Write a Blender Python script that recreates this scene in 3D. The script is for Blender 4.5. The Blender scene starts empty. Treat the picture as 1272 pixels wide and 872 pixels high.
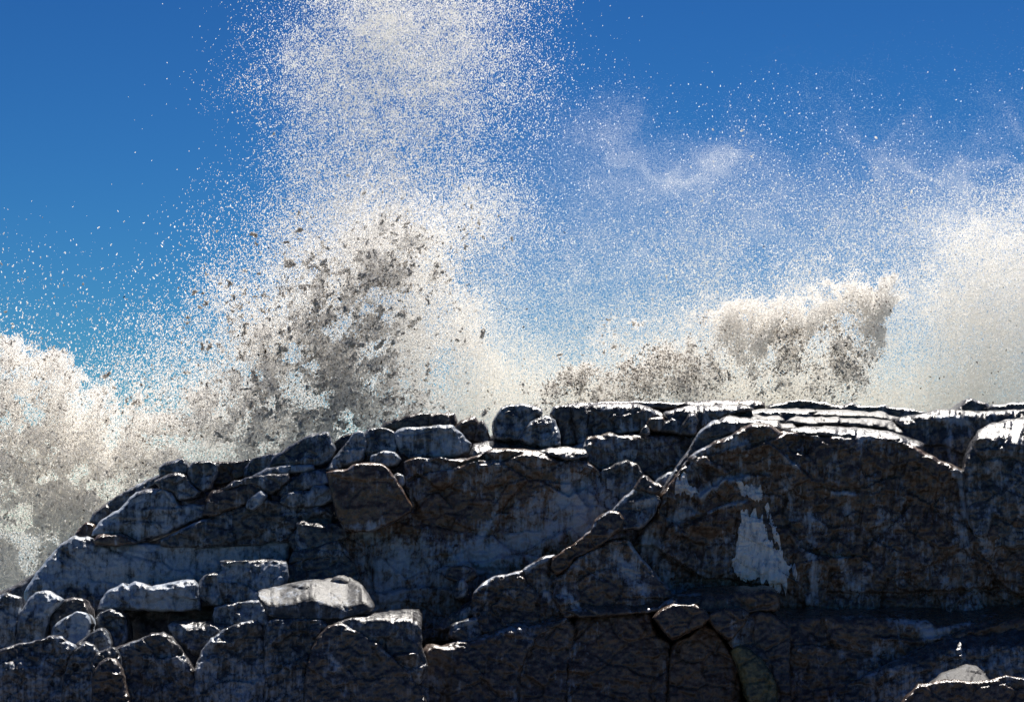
import bpy, math, random
import numpy as np

# ------------------------------------------------------------------ camera, world, sun, exposure
C = bpy.context.scene
COL = C.collection
F = 2667.0                      # focal length in photo pixels (photo 1272 wide)
VH = 660.0                      # horizon row
PITCH = math.atan((VH - 436.0) / F)
cam_d = bpy.data.cameras.new('camera'); cam = bpy.data.objects.new('camera', cam_d); COL.objects.link(cam)
cam_d.sensor_width = 36.0; cam_d.lens = F / 1272.0 * 36.0
cam_d.clip_start = 0.1; cam_d.clip_end = 30000
cam.rotation_euler = (math.pi / 2 + PITCH, 0, 0)
C.camera = cam

SUN_EL = math.radians(58); SUN_AZ = math.radians(14)      # azimuth from +Y towards +X
W = bpy.data.worlds.new('World'); C.world = W; W.use_nodes = True
nt = W.node_tree; nt.nodes.clear()
out = nt.nodes.new('ShaderNodeOutputWorld'); bg = nt.nodes.new('ShaderNodeBackground')
sky = nt.nodes.new('ShaderNodeTexSky'); sky.sky_type = 'NISHITA'; sky.sun_disc = False
sky.sun_elevation = SUN_EL; sky.sun_rotation = SUN_AZ
sky.altitude = 0; sky.air_density = 1.0; sky.dust_density = 0.0; sky.ozone_density = 4.0
# polarised, saturated daylight: the Nishita sky graded with one gamma and one tint over the whole dome
def vmul(vec):
    m = nt.nodes.new('ShaderNodeVectorMath'); m.operation = 'MULTIPLY'; m.inputs[1].default_value = vec; return m
m1 = vmul((.030, .0444, .060)); m2 = vmul((12.0, 14.0, 11.0))
gam = nt.nodes.new('ShaderNodeGamma'); gam.inputs['Gamma'].default_value = 1.7
nt.links.new(sky.outputs[0], m1.inputs[0]); nt.links.new(m1.outputs[0], gam.inputs[0]); nt.links.new(gam.outputs[0], m2.inputs[0])
nt.links.new(m2.outputs[0], bg.inputs[0]); nt.links.new(bg.outputs[0], out.inputs[0])
bg.inputs[1].default_value = 0.10
sl = bpy.data.lights.new('sun', 'SUN'); sl.energy = 5.0; sl.angle = math.radians(0.5); sl.color = (1.0, 0.945, 0.87)
so = bpy.data.objects.new('sun', sl); COL.objects.link(so)
so.rotation_euler = (math.pi / 2 - SUN_EL, 0, math.pi - SUN_AZ)
so.location = (10, 60, 60)
C.view_settings.view_transform = 'Standard'; C.view_settings.look = 'None'
C.view_settings.gamma = 1.0; C.view_settings.exposure = 0.6
C.cycles.max_bounces = 10; C.cycles.diffuse_bounces = 6; C.cycles.transmission_bounces = 8
C.cycles.transparent_max_bounces = 8; C.cycles.volume_bounces = 0
C.cycles.caustics_reflective = False; C.cycles.caustics_refractive = False

# ------------------------------------------------------------------ maths helpers
cp, sp_ = math.cos(PITCH), math.sin(PITCH)
def world(u, v, Y):
    """photo pixel + distance -> world point"""
    x = (u - 636.0) / F; y = (436.0 - v) / F
    dy = cp - y * sp_; dz = sp_ + y * cp
    return np.stack([x * Y / dy, Y + 0 * x, dz * Y / dy], -1)
PX = 0.015
def h3(ix, iy, iz, seed):
    h = (ix.astype(np.int64) * 374761393 + iy.astype(np.int64) * 668265263 + iz.astype(np.int64) * 2147483647 + seed * 1274126177) & 0xffffffff
    h = ((h ^ (h >> 13)) * 1274126177) & 0xffffffff
    h = ((h ^ (h >> 16)) * 2246822519) & 0xffffffff
    return ((h ^ (h >> 15)) & 0xffff) / 32767.5 - 1.0
def vnoise(P, seed=0):
    i = np.floor(P).astype(np.int64); f = P - i; f = f * f * f * (f * (f * 6 - 15) + 10)
    x, y, z = i[:, 0], i[:, 1], i[:, 2]; fx, fy, fz = f[:, 0], f[:, 1], f[:, 2]
    r = 0
    for dx in (0, 1):
        for dy in (0, 1):
            for dz in (0, 1):
                w = (fx if dx else 1 - fx) * (fy if dy else 1 - fy) * (fz if dz else 1 - fz)
                r = r + w * h3(x + dx, y + dy, z + dz, seed)
    return r
def fbm(P, octs=4, seed=0, gain=.5, ridged=False):
    r = 0; a = 1.0; P = np.array(P, float)
    for o in range(octs):
        n = vnoise(P, seed + o * 17)
        r = r + a * ((1 - 2 * abs(n)) if ridged else n)
        P = P * 2.03 + 5.3; a *= gain
    return r
def P2(u, v, su, sv, w=0.0):
    return np.stack([u / su, v / sv, np.zeros_like(u) + w], -1)
def facets(u, v, size, seed, aspect=1.0, rot=0.0):
    """fractured stone: every cell of a jittered grid is a tilted plane at its own height"""
    c, s = math.cos(rot), math.sin(rot)
    U = (u * c + v * s) / (size * aspect); V = (-u * s + v * c) / size
    # warp so joints are not straight
    U = U + .12 * vnoise(np.stack([U * 2, V * 2, U * 0 + 3.1], -1), seed); V = V + .12 * vnoise(np.stack([U * 2, V * 2, U * 0 + 9.1], -1), seed)
    iu, iv = np.floor(U), np.floor(V)
    best = np.full(U.shape, 1e9); sec = np.full(U.shape, 1e9); val = np.zeros(U.shape)
    for a in (-1, 0, 1):
        for b in (-1, 0, 1):
            cu, cv = iu + a, iv + b; z = np.zeros_like(cu)
            px = cu + .5 + .42 * h3(cu, cv, z, seed); py = cv + .5 + .42 * h3(cu, cv, z, seed + 1)
            d = (U - px) ** 2 + (V - py) ** 2
            vv = .55 * h3(cu, cv, z, seed + 2) + .9 * h3(cu, cv, z, seed + 3) * (U - px) + .9 * h3(cu, cv, z, seed + 4) * (V - py)
            m = d < best
            sec = np.where(m, best, np.minimum(sec, d)); val = np.where(m, vv, val); best = np.where(m, d, best)
    gap = np.sqrt(sec) - np.sqrt(best)
    return val, gap
def seg_dist(u, v, pts, closed=False):
    pts = np.asarray(pts, float); n = len(pts)
    best = np.full(u.shape, 1e9); bu = u.copy(); bv = v.copy()
    for i in range(n if closed else n - 1):
        a = pts[i]; b = pts[(i + 1) % n]; d = b - a; L = d @ d + 1e-9
        t = np.clip(((u - a[0]) * d[0] + (v - a[1]) * d[1]) / L, 0, 1)
        qu, qv = a[0] + t * d[0], a[1] + t * d[1]
        e = np.hypot(u - qu, v - qv); m = e < best
        best = np.where(m, e, best); bu = np.where(m, qu, bu); bv = np.where(m, qv, bv)
    return best, bu, bv
def inside(u, v, pts):
    r = np.zeros(u.shape, bool); n = len(pts)
    for i in range(n):
        x1, y1 = pts[i]; x2, y2 = pts[i - 1]
        if y1 == y2: continue
        c = ((y1 > v) != (y2 > v)) & (u < (x2 - x1) * (v - y1) / (y2 - y1) + x1)
        r ^= c
    return r
def sm(x): x = np.clip(x, 0, 1); return x * x * (3 - 2 * x)
def rough_outline(poly, step=5.0, amp=1.3, seed=0):
    pts = np.asarray(poly, float); o = []
    for i in range(len(pts)):
        a, b = pts[i], pts[(i + 1) % len(pts)]
        n = max(1, int(np.hypot(*(b - a)) / step))
        for k in range(n): o.append(a + (b - a) * k / n)
    o = np.array(o)
    q = .06 * np.roll(o, 1, 0) + .88 * o + .06 * np.roll(o, -1, 0)
    du = vnoise(P2(q[:, 0], q[:, 1], 9, 9, seed * 3.3), seed) + .6 * vnoise(P2(q[:, 0], q[:, 1], 4, 4, seed), seed + 5)
    dv = vnoise(P2(q[:, 0], q[:, 1], 9, 9, seed * 3.3 + 50), seed) + .6 * vnoise(P2(q[:, 0], q[:, 1], 4, 4, seed + 50), seed + 5)
    return q + amp * np.stack([du, dv], -1)

# ------------------------------------------------------------------ materials
def new_mat(name):
    m = bpy.data.materials.new(name); m.use_nodes = True; t = m.node_tree
    return m, t, t.nodes['Principled BSDF'], (lambda k: t.nodes.new(k)), t.links.new
def rock_material():
    m, t, bs, N, L = new_mat('wet_coastal_rock')
    tc = N('ShaderNodeTexCoord')
    def noise(scale, detail, rough=.6, vec=None, stretch=None):
        n = N('ShaderNodeTexNoise'); n.inputs['Scale'].default_value = scale; n.inputs['Detail'].default_value = detail
        n.inputs['Roughness'].default_value = rough
        src = tc.outputs['Object']
        if stretch:
            mp = N('ShaderNodeMapping'); mp.inputs['Scale'].default_value = stretch; L(src, mp.inputs[0]); src = mp.outputs[0]
        L(src, n.inputs['Vector']); return n.outputs['Fac']
    def mth(op, a, b, clamp=False):
        n = N('ShaderNodeMath'); n.operation = op; n.use_clamp = clamp
        for k, x in enumerate((a, b)):
            if x is None: continue
            if isinstance(x, (int, float)): n.inputs[k].default_value = x
            else: L(x, n.inputs[k])
        return n.outputs[0]
    def rng(x, a, b, c=0., d=1.):
        n = N('ShaderNodeMapRange'); n.interpolation_type = 'SMOOTHSTEP'
        for k, q in zip(('From Min', 'From Max', 'To Min', 'To Max'), (a, b, c, d)): n.inputs[k].default_value = q
        L(x, n.inputs['Value']); return n.outputs['Result']
    def mix(f, a, b):
        n = N('ShaderNodeMix'); n.data_type = 'RGBA'
        if isinstance(f, (int, float)): n.inputs[0].default_value = f
        else: L(f, n.inputs[0])
        for k, x in ((6, a), (7, b)):
            if isinstance(x, tuple): n.inputs[k].default_value = x + (1,)
            else: L(x, n.inputs[k])
        return n.outputs[2]
    def attr(nm):
        n = N('ShaderNodeAttribute'); n.attribute_name = nm; return n.outputs['Fac']
    fr, tone, olive, dry = attr('frost'), attr('tone'), attr('olive'), attr('dry')
    big = noise(1.1, 5, .6); mid = noise(7, 7, .65); fine = noise(45, 5, .65)
    streak = noise(5.0, 6, .7, stretch=(1.0, 1.0, .16)); patch = noise(2.6, 8, .62)
    base = mix(rng(mid, .35, .68), (.036, .037, .040), (.14, .14, .145))
    brown = mix(rng(mid, .35, .65), (.060, .035, .021), (.20, .120, .070))
    base = mix(mth('MULTIPLY', rng(mth('ADD', mth('MULTIPLY', big, .5), tone), .42, .95), .95), base, brown)
    ol = mix(rng(mid, .4, .6), (.09, .085, .035), (.22, .20, .08))
    base = mix(rng(mth('ADD', mth('MULTIPLY', big, .4), olive), .4, .9), base, ol)
    base = mix(rng(fine, .56, .72, 0, .2), base, (.34, .33, .32))
    base = mix(rng(noise(18, 6, .7), .60, .50, 0, .0) if False else rng(fine, .44, .30, 0, .4), base, (.028, .028, .030))
    # pale frost / salt, with blue sheen and lit edges painted in: amount per rock, broken up by drips and grain
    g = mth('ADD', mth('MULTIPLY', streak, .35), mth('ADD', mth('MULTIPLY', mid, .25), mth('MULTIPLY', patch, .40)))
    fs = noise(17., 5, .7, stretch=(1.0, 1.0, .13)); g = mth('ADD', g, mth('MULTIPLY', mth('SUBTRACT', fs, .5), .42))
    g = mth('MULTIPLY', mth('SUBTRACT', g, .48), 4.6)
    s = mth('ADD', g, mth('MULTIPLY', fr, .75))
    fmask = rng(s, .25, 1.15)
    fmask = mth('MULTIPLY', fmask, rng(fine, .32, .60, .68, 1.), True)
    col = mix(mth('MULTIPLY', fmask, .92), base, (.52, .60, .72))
    L(col, bs.inputs['Base Color'])
    rg = mth('ADD', rng(mid, .3, .7, .17, .34), mth('ADD', mth('MULTIPLY', fmask, .22), mth('MULTIPLY', dry, .45))); L(rg, bs.inputs['Roughness'])
    L(mth('MULTIPLY', mth('SUBTRACT', 1., dry, True), .2), bs.inputs['Coat Weight']); L(mth('SUBTRACT', .6, mth('MULTIPLY', dry, .45), True), bs.inputs['Specular IOR Level']); bs.inputs['Coat Roughness'].default_value = .22
    b1 = N('ShaderNodeBump'); b1.inputs['Strength'].default_value = .6; b1.inputs['Distance'].default_value = .05
    hgt = mth('ADD', mth('MULTIPLY', mid, .8), mth('MULTIPLY', noise(22, 8, .6), .25)); hgt = mth('ADD', hgt, mth('MULTIPLY', fine, .10)); hgt = mth('ADD', hgt, mth('MULTIPLY', streak, .35)); L(b1.outputs[0], bs.inputs['Coat Normal'])
    L(hgt, b1.inputs['Height']); L(b1.outputs[0], bs.inputs['Normal'])
    return m
ROCK = rock_material()

def ice_material():
    m, t, bs, N, L = new_mat('white_ice')
    tc = N('ShaderNodeTexCoord'); n = N('ShaderNodeTexNoise'); n.inputs['Scale'].default_value = 9; n.inputs['Detail'].default_value = 9; n.inputs['Roughness'].default_value = .68
    mp = N('ShaderNodeMapping'); mp.inputs['Scale'].default_value = (1, 1, .28); L(tc.outputs['Object'], mp.inputs[0]); L(mp.outputs[0], n.inputs['Vector'])
    r = N('ShaderNodeValToRGB'); r.color_ramp.elements[0].position = .36; r.color_ramp.elements[0].color = (.34, .40, .50, 1)
    r.color_ramp.elements[1].position = .50; r.color_ramp.elements[1].color = (.93, .94, .96, 1)
    L(n.outputs[0], r.inputs[0]); L(r.outputs[0], bs.inputs['Base Color']); bs.inputs['Roughness'].default_value = .45
    b = N('ShaderNodeBump'); b.inputs['Distance'].default_value = .03; L(n.outputs[0], b.inputs['Height']); L(b.outputs[0], bs.inputs['Normal'])
    return m
ICE = ice_material()

# ------------------------------------------------------------------ rock builder
def mesh_obj(name, verts, faces, mat, parent=None, smooth=True, attrs=None, origin=None):
    me = bpy.data.meshes.new(name)
    verts = np.asarray(verts, np.float64)
    if origin is None:
        origin = np.array([verts[:, 0].mean(), verts[:, 1].mean(), verts[:, 2].min()])
    V = (verts - origin).astype(np.float32)
    me.vertices.add(len(V)); me.vertices.foreach_set('co', V.ravel())
    idx = np.concatenate([f.ravel() for f in faces]).astype(np.int32)
    tot = np.concatenate([np.full(len(f), f.shape[1]) for f in faces]).astype(np.int32)
    st = np.concatenate([[0], np.cumsum(tot)[:-1]]).astype(np.int32)
    me.loops.add(len(idx)); me.loops.foreach_set('vertex_index', idx)
    me.polygons.add(len(tot)); me.polygons.foreach_set('loop_start', st); me.polygons.foreach_set('loop_total', tot)
    if smooth: me.polygons.foreach_set('use_smooth', np.ones(len(tot), bool))
    for k, a in (attrs or {}).items():
        at = me.attributes.new(k, 'FLOAT', 'POINT'); at.data.foreach_set('value', np.asarray(a, np.float32))
    me.update(calc_edges=True); me.validate()
    me.materials.append(mat)
    o = bpy.data.objects.new(name, me); COL.objects.link(o); o.location = origin.tolist()
    if parent: o.parent = parent
    return o
NR = [0]
def grid_in(q, s):
    u0, v0 = q.min(0) - s; u1, v1 = q.max(0) + s
    nu, nv = int((u1 - u0) / s) + 2, int((v1 - v0) / s) + 2
    gu, gv = np.meshgrid(u0 + s * np.arange(nu), v0 + s * np.arange(nv), indexing='ij')
    cu, cv = gu[:-1, :-1] + s / 2, gv[:-1, :-1] + s / 2
    keep = inside(cu.ravel(), cv.ravel(), q).reshape(cu.shape)
    full = np.zeros((nu + 1, nv + 1), bool); full[1:-1, 1:-1] = keep
    cnt = full[:-1, :-1].astype(int) + full[1:, :-1] + full[:-1, 1:] + full[1:, 1:]
    used = cnt > 0; idx = -np.ones((nu, nv), int); idx[used] = np.arange(used.sum())
    u, v = gu[used].copy(), gv[used].copy(); bd = cnt[used] < 4
    _, bu, bv = seg_dist(u[bd], v[bd], q, True); u[bd] = bu; v[bd] = bv
    a, b, c, d = idx[:-1, :-1][keep], idx[1:, :-1][keep], idx[1:, 1:][keep], idx[:-1, 1:][keep]
    quads = np.stack([a, b, c, d], -1)       # u right, v down, seen from -Y: fix winding below
    quads = quads[:, ::-1]
    e = np.concatenate([quads[:, [0, 1]], quads[:, [1, 2]], quads[:, [2, 3]], quads[:, [3, 0]]])
    key = e[:, 0] * 10000000 + e[:, 1]; rk = e[:, 1] * 10000000 + e[:, 0]
    be = e[~np.isin(key, rk)]
    return u, v, bd, quads, be

def rock(name, poly, Y, parent=None, label=None, cat=None, group=None, thick=1.3, r=7., R=None, tv=.22, tu=0., lip=None, k=4.,
         fac=38., fA=6., fasp=1.5, frot=None, nA=1.8, flute=0., frost=.3, tone=.2, olive=0., feats=(), fr=(), dry=0., lipfrost=None, s=1.5, amp=1.2, shrink=.12, bevel=1., joint=2.):
    NR[0] += 1; sd = NR[0] * 7 + 3
    poly = np.asarray(poly, float)
    q = rough_outline(poly, 5., amp, sd)
    u, v, bd, quads, be = grid_in(q, s)
    vb = poly[:, 1].max(); uc = poly[:, 0].mean()
    rot = (((sd * 37) % 100) / 100 - .5) * .7 if frot is None else frot
    r = min(r, 2.6) if r < 8 else r * .42
    if R is None: R = r * 1.8
    # bevel planes: each side of the outline breaks back at its own width and slope, thin along the top
    area = .5 * np.sum(poly[:, 0] * np.roll(poly[:, 1], -1) - np.roll(poly[:, 0], -1) * poly[:, 1]); og = 1 if area > 0 else -1
    size = math.sqrt(abs(area)); rb_ = np.random.default_rng(sd); bev = []
    for i in range(len(poly)):
        a_, b_ = poly[i], poly[(i + 1) % len(poly)]; e_ = b_ - a_; ln = np.hypot(*e_) + 1e-6; up = -(-e_[0] / ln) * og * -1
        up = e_[0] / ln * og            # +1 when this side faces up in the picture
        if up > .35: w_, sl_ = rb_.uniform(1.5, 4.), rb_.uniform(.8, 1.6)
        elif up < -.6: w_, sl_ = rb_.uniform(1.5, 4.), rb_.uniform(.5, 1.)
        else: w_, sl_ = rb_.uniform(.02, .13) * min(size, 70.), rb_.uniform(.35, 1.1)
        bev.append((a_, b_, min(w_, 14.), sl_ * bevel))
    def depth(u, v):
        D = tv * (vb - v) + tu * (u - uc)
        Bv = np.zeros_like(D)
        for a_, b_, w_, sl_ in bev:
            e_ = b_ - a_; t_ = np.clip(((u - a_[0]) * e_[0] + (v - a_[1]) * e_[1]) / (e_ @ e_ + 1e-9), 0, 1)
            Bv = np.maximum(Bv, sl_ * (w_ - np.hypot(u - a_[0] - t_ * e_[0], v - a_[1] - t_ * e_[1])))
        D = D + Bv
        d, _, _ = seg_dist(u, v, q, True)
        rr = r * (1 + .35 * vnoise(P2(u, v, 22, 22, sd), sd))
        t = np.clip(1 - d / rr, 0, 1); D = D + R * (1 - np.sqrt(np.maximum(0, 1 - t * t)))
        edge = sm(d / 5.)
        f1, g1 = facets(u, v, fac, sd, fasp, rot); f2, g2 = facets(u, v, fac * .37, sd + 9, fasp, rot + .5)
        f3, g3 = facets(u, v, fac * .16, sd + 19, 1.3, rot - .4)
        D = D + (fA * f1 + fA * .42 * f2 + fA * .20 * f3) * (.3 + .7 * edge)
        D = D + joint * (1.3 * np.exp(-(g1 / .05) ** 2) + .4 * np.exp(-(g2 / .08) ** 2)) * edge
        D = D + nA * fbm(P2(u, v, 30, 26, sd), 5, sd, .52) + nA * .35 * fbm(P2(u, v, 9, 8, sd + 4), 3, sd + 3, .6, True)
        if flute: D = D + flute * fbm(P2(u + .15 * v, v, 9, 70, sd), 3, sd + 40, .6, True)
        if lip is not None:
            lp = np.array(lip, float); vl = np.interp(u, lp[:, 0], lp[:, 1]) + 1.5 * vnoise(P2(u, u * 0, 12, 1, sd), sd)
            a = vl - v; w = 1.8; D = D + k * w * np.log1p(np.exp(np.clip(a / w, -30, 30)))
        for ft in feats:
            kind, pts = ft[0], np.array(ft[1], float)
            wob = 1.6 * vnoise(P2(u, v, 10, 10, sd + 77), sd)
            if kind == 'ledge':       # surface below the line stands proud by h, fading over 'fall'
                h, fall = ft[2], ft[3]
                o = np.argsort(pts[:, 0]); vl = np.interp(u, pts[o, 0], pts[o, 1]) + wob
                fade = sm((u - pts[:, 0].min() + 8) / 12) * sm((pts[:, 0].max() + 8 - u) / 12)
                sgn = v - vl; D = D - 1.9 * h * sm(sgn / 4. + .5) * np.exp(-np.maximum(sgn, 0) / fall) * fade
            elif kind == 'step':      # surface right of a steep line stands proud
                h, fall = ft[2], ft[3]
                o = np.argsort(pts[:, 1]); ul = np.interp(v, pts[o, 1], pts[o, 0]) + wob
                fade = sm((v - pts[:, 1].min() + 8) / 12) * sm((pts[:, 1].max() + 8 - v) / 12)
                sgn = (u - ul) * (1 if h > 0 else -1)
                D = D - abs(h) * sm(sgn / 3. + .5) * np.exp(-np.maximum(sgn, 0) / fall) * fade
            elif kind == 'crack':
                dd, _, _ = seg_dist(u + wob, v + wob, pts); D = D + ft[2] * np.exp(-(dd / ft[3]) ** 2)
            elif kind == 'bump':      # ridge / knob
                dd, _, _ = seg_dist(u, v, pts); D = D - ft[2] * np.exp(-(dd / ft[3]) ** 2)
        return D
    D = depth(u, v)
    Yw = Y + D * PX
    P = world(u, v, Yw)
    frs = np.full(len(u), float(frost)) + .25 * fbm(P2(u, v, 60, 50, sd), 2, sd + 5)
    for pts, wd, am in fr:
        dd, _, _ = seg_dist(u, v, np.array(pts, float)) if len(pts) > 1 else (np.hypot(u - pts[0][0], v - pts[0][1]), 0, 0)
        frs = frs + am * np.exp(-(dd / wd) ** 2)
    if lip is not None and lipfrost is None: # tops painted darker with less frost, to tone down their sunlit white
        lp = np.array(lip, float); frs = frs - .6 * sm((np.interp(u, lp[:, 0], lp[:, 1]) - v + 1) / 4.)
    n = len(u)
    # closed rock: rings run straight back from the outline and taper, capped by a fan
    bid = np.unique(be); m = -np.ones(n, int); m[bid] = np.arange(len(bid))
    cen = P[bid].mean(0); rings = []; 
    for j, tt in enumerate((.25, .6, 1.)):
        ring = P[bid].copy(); y0 = Y + (R + 1) * PX
        ring[:, 1] = np.maximum(ring[:, 1], y0 - .05) * (1 - tt) + tt * (y0 + thick); 
        sc = 1 - shrink * tt ** 1.5
        ring[:, 0] = cen[0] + (ring[:, 0] - cen[0]) * sc; ring[:, 2] = cen[2] + (ring[:, 2] - cen[2]) * sc - .03 * tt
        rings.append(ring)
    V = np.concatenate([P] + rings + [np.array([[cen[0], Y + thick + R * PX, cen[2]]])])
    nb = len(bid); fq = [quads]
    A, B = be[:, 0], be[:, 1]
    prevA, prevB = A, B
    for j in range(3):
        na, nb_ = n + j * nb + m[A], n + j * nb + m[B]
        fq.append(np.stack([prevB, prevA, na, nb_], -1)); prevA, prevB = na, nb_
    tri = np.stack([prevB, prevA, np.full(len(A), n + 3 * nb)], -1)
    ext = len(V) - n
    at = dict(frost=np.concatenate([frs, np.full(ext, frost * .6)]), tone=np.full(len(V), tone), olive=np.full(len(V), olive), dry=np.full(len(V), float(dry)))
    o = mesh_obj(name, V, [np.concatenate(fq), tri], ROCK, parent, True, at)
    if label:
        o['label'] = label; o['category'] = cat or 'boulder'
        if group: o['group'] = group
    o_depth = (lambda uu, vv: Y + depth(uu, vv) * PX)
    return o, o_depth

# ------------------------------------------------------------------ the setting: cliff
cliff = bpy.data.objects.new('cliff', None); COL.objects.link(cliff); cliff['kind'] = 'structure'; cliff['label'] = 'dark fractured rock headland with frosted faces'
def part(name, poly, Y, **kw): return rock(name, poly, Y, parent=cliff, **kw)

# solid bedrock core behind all the blocks
part('bedrock_core', [(-420, 900), (-300, 800), (-60, 760), (10, 730), (50, 708), (100, 668), (165, 622), (210, 592), (270, 588), (330, 580), (400, 555), (440, 560),
     (480, 545), (600, 548), (640, 522), (700, 514), (820, 509), (950, 510), (1140, 518), (1200, 512), (1300, 512), (1480, 540), (1700, 640), (1900, 900)],
     41.6, thick=5., r=14, tv=.35, fac=70, fA=9, nA=5, frost=.1, s=4.)
part('bedrock_core', [(-300, 900), (-200, 830), (-20, 760), (100, 745), (300, 735), (500, 745), (600, 750), (700, 745), (900, 735), (1300, 740), (1500, 760), (1700, 900)],
     39.9, thick=3., r=10, tv=.25, fac=60, fA=8, nA=4, frost=.0, s=4.)

# --- left outcrop
part('rock_face', [(30, 735), (36, 724), (48, 707), (62, 690), (76, 675), (92, 665), (112, 667), (118, 673), (160, 674), (200, 675), (250, 676), (300, 673), (355, 667), (364, 674),
     (358, 705), (350, 745), (300, 752), (200, 755), (120, 768), (60, 765), (30, 752)], 40.0, r=16, fac=48, fA=5, nA=3.5, frost=.95, tone=.0, thick=2.,
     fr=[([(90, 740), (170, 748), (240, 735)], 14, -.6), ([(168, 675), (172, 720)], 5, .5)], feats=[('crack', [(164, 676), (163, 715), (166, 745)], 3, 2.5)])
part('rock_ledge', [(112, 665), (122, 648), (150, 630), (168, 611), (185, 607), (200, 605), (216, 611), (222, 627), (250, 626), (272, 628), (270, 638), (240, 648), (208, 663), (172, 674), (160, 668), (150, 664), (118, 666)],
     40.35, r=8, fac=40, fA=4, frost=.8, tone=.05, feats=[('ledge', [(180, 632), (222, 630)], 3, 10), ('ledge', [(125, 650), (160, 648), (200, 650)], 2, 14), ('step', [(205, 608), (221, 628)], -3, 12)],
     fr=[([(115, 662), (150, 632), (168, 612)], 2, 1.0), ([(172, 655)], 8, .6)])
part('rock_ledge', [(114, 672), (121, 664), (150, 662), (160, 668), (172, 674), (150, 678), (118, 677)], 40.1, r=4, fA=2, frost=.3, tone=.5)
part('rock_ledge', [(110, 648), (116, 636), (135, 622), (146, 614), (152, 613), (165, 604), (192, 592), (202, 588), (206, 595), (172, 616), (140, 642), (118, 660)], 41.0, r=5, fac=22, fA=4, frost=.5, tone=.2)
part('rock_ledge', [(88, 672), (98, 656), (108, 648), (118, 650), (116, 662), (112, 672)], 40.7, r=4, fac=16, fA=4, frost=.1, tone=.6)
part('rock_slab', [(190, 598), (210, 588), (222, 586), (230, 590), (238, 602), (250, 611), (244, 617), (224, 622), (212, 612), (200, 608)], 40.5, r=5, fac=30, fA=3, frost=.45, tone=.1)
rock('boulder', [(197, 592), (197, 580), (206, 574), (226, 569), (232, 573), (236, 580), (232, 590), (222, 588), (206, 592)], 40.9, r=6, fac=20, fA=4, frost=.35, tone=.1, label='small dark angular block at the left end of the rocky skyline', cat='boulder', group='blocks along the skyline')
rock('boulder', [(233, 580), (240, 573), (262, 572), (270, 577), (268, 590), (262, 606), (250, 611), (238, 602), (231, 590)], 40.7, r=6, fac=20, fA=4, frost=.4, tone=.1, label='grey rounded-face block with a pale right rim, second from the left on the skyline', cat='boulder', group='blocks along the skyline')
part('rock_block', [(262, 573), (300, 572), (312, 570), (322, 582), (300, 596), (272, 602), (260, 606)], 41.3, r=5, fac=22, fA=5, frost=.0, tone=.55)
part('rock_block', [(303, 582), (310, 571), (335, 563), (352, 562), (345, 572), (332, 586), (312, 593), (302, 592)], 41.1, r=5, fac=20, fA=4, frost=.35, tone=.1)
rock('boulder', [(326, 588), (334, 573), (350, 560), (370, 549), (380, 541), (398, 537), (409, 536), (413, 547), (418, 558), (410, 572), (398, 580), (372, 580), (350, 584)], 40.7, r=10, fac=34, fA=5, frost=.5, tone=.0, tu=-.1,
     feats=[('step', [(405, 540), (398, 560), (392, 578)], 4, 20), ('ledge', [(365, 572), (395, 566)], 3, 10)], label='big frosted wedge-shaped rock rising to a blunt top where the skyline climbs', cat='boulder', group='blocks along the skyline')
part('rock_slab', [(305, 594), (330, 582), (345, 578), (390, 576), (392, 584), (372, 588), (340, 590), (310, 598)], 40.5, r=4, fac=24, fA=2, frost=1.0, tone=.0)
part('rock_slab', [(272, 608), (290, 597), (320, 590), (345, 588), (358, 587), (362, 596), (350, 606), (338, 616), (330, 610), (318, 604), (300, 603), (280, 610)], 40.3, r=5, fac=24, fA=3, frost=.3, tone=.3)
part('rock_slab', [(342, 614), (352, 602), (375, 587), (390, 584), (406, 585), (410, 600), (388, 606), (368, 612), (350, 618)], 40.35, r=6, fac=28, fA=4, frost=.5, tone=.0)
part('rock_slab', [(344, 622), (352, 612), (365, 609), (384, 610), (390, 602), (402, 602), (412, 606), (414, 622), (400, 628), (362, 632), (350, 628)], 40.2, r=5, fac=24, fA=4, frost=.7, tone=.0)
part('rock_slab', [(252, 640), (256, 620), (262, 610), (300, 602), (310, 598), (322, 598), (332, 607), (334, 618), (310, 626), (272, 640)], 40.25, r=5, fac=30, fA=3, frost=.1, tone=.45, feats=[('crack', [(306, 600), (308, 622)], 4, 2), ('ledge', [(262, 622), (285, 620)], 3, 8)])
part('rock_block', [(305, 630), (308, 620), (324, 609), (333, 615), (324, 626), (312, 636)], 40.05, r=4, fA=2, frost=1.1, tone=.0)
part('rock_face', [(196, 672), (240, 650), (272, 638), (308, 627), (330, 618), (350, 622), (380, 630), (412, 628), (420, 645), (412, 655), (372, 652), (364, 672), (330, 676), (250, 680), (200, 680)],
     40.1, r=5, fac=26, fA=6, nA=4, frost=.25, tone=.25, feats=[('ledge', [(330, 640), (410, 632)], 3, 12)],
     fr=[([(280, 645), (285, 665)], 9, .5), ([(350, 632), (365, 640), (392, 632)], 5, .7), ([(200, 670), (250, 645), (310, 625)], 2.2, 1.2), ([(338, 655), (352, 660)], 7, .6)])
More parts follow.
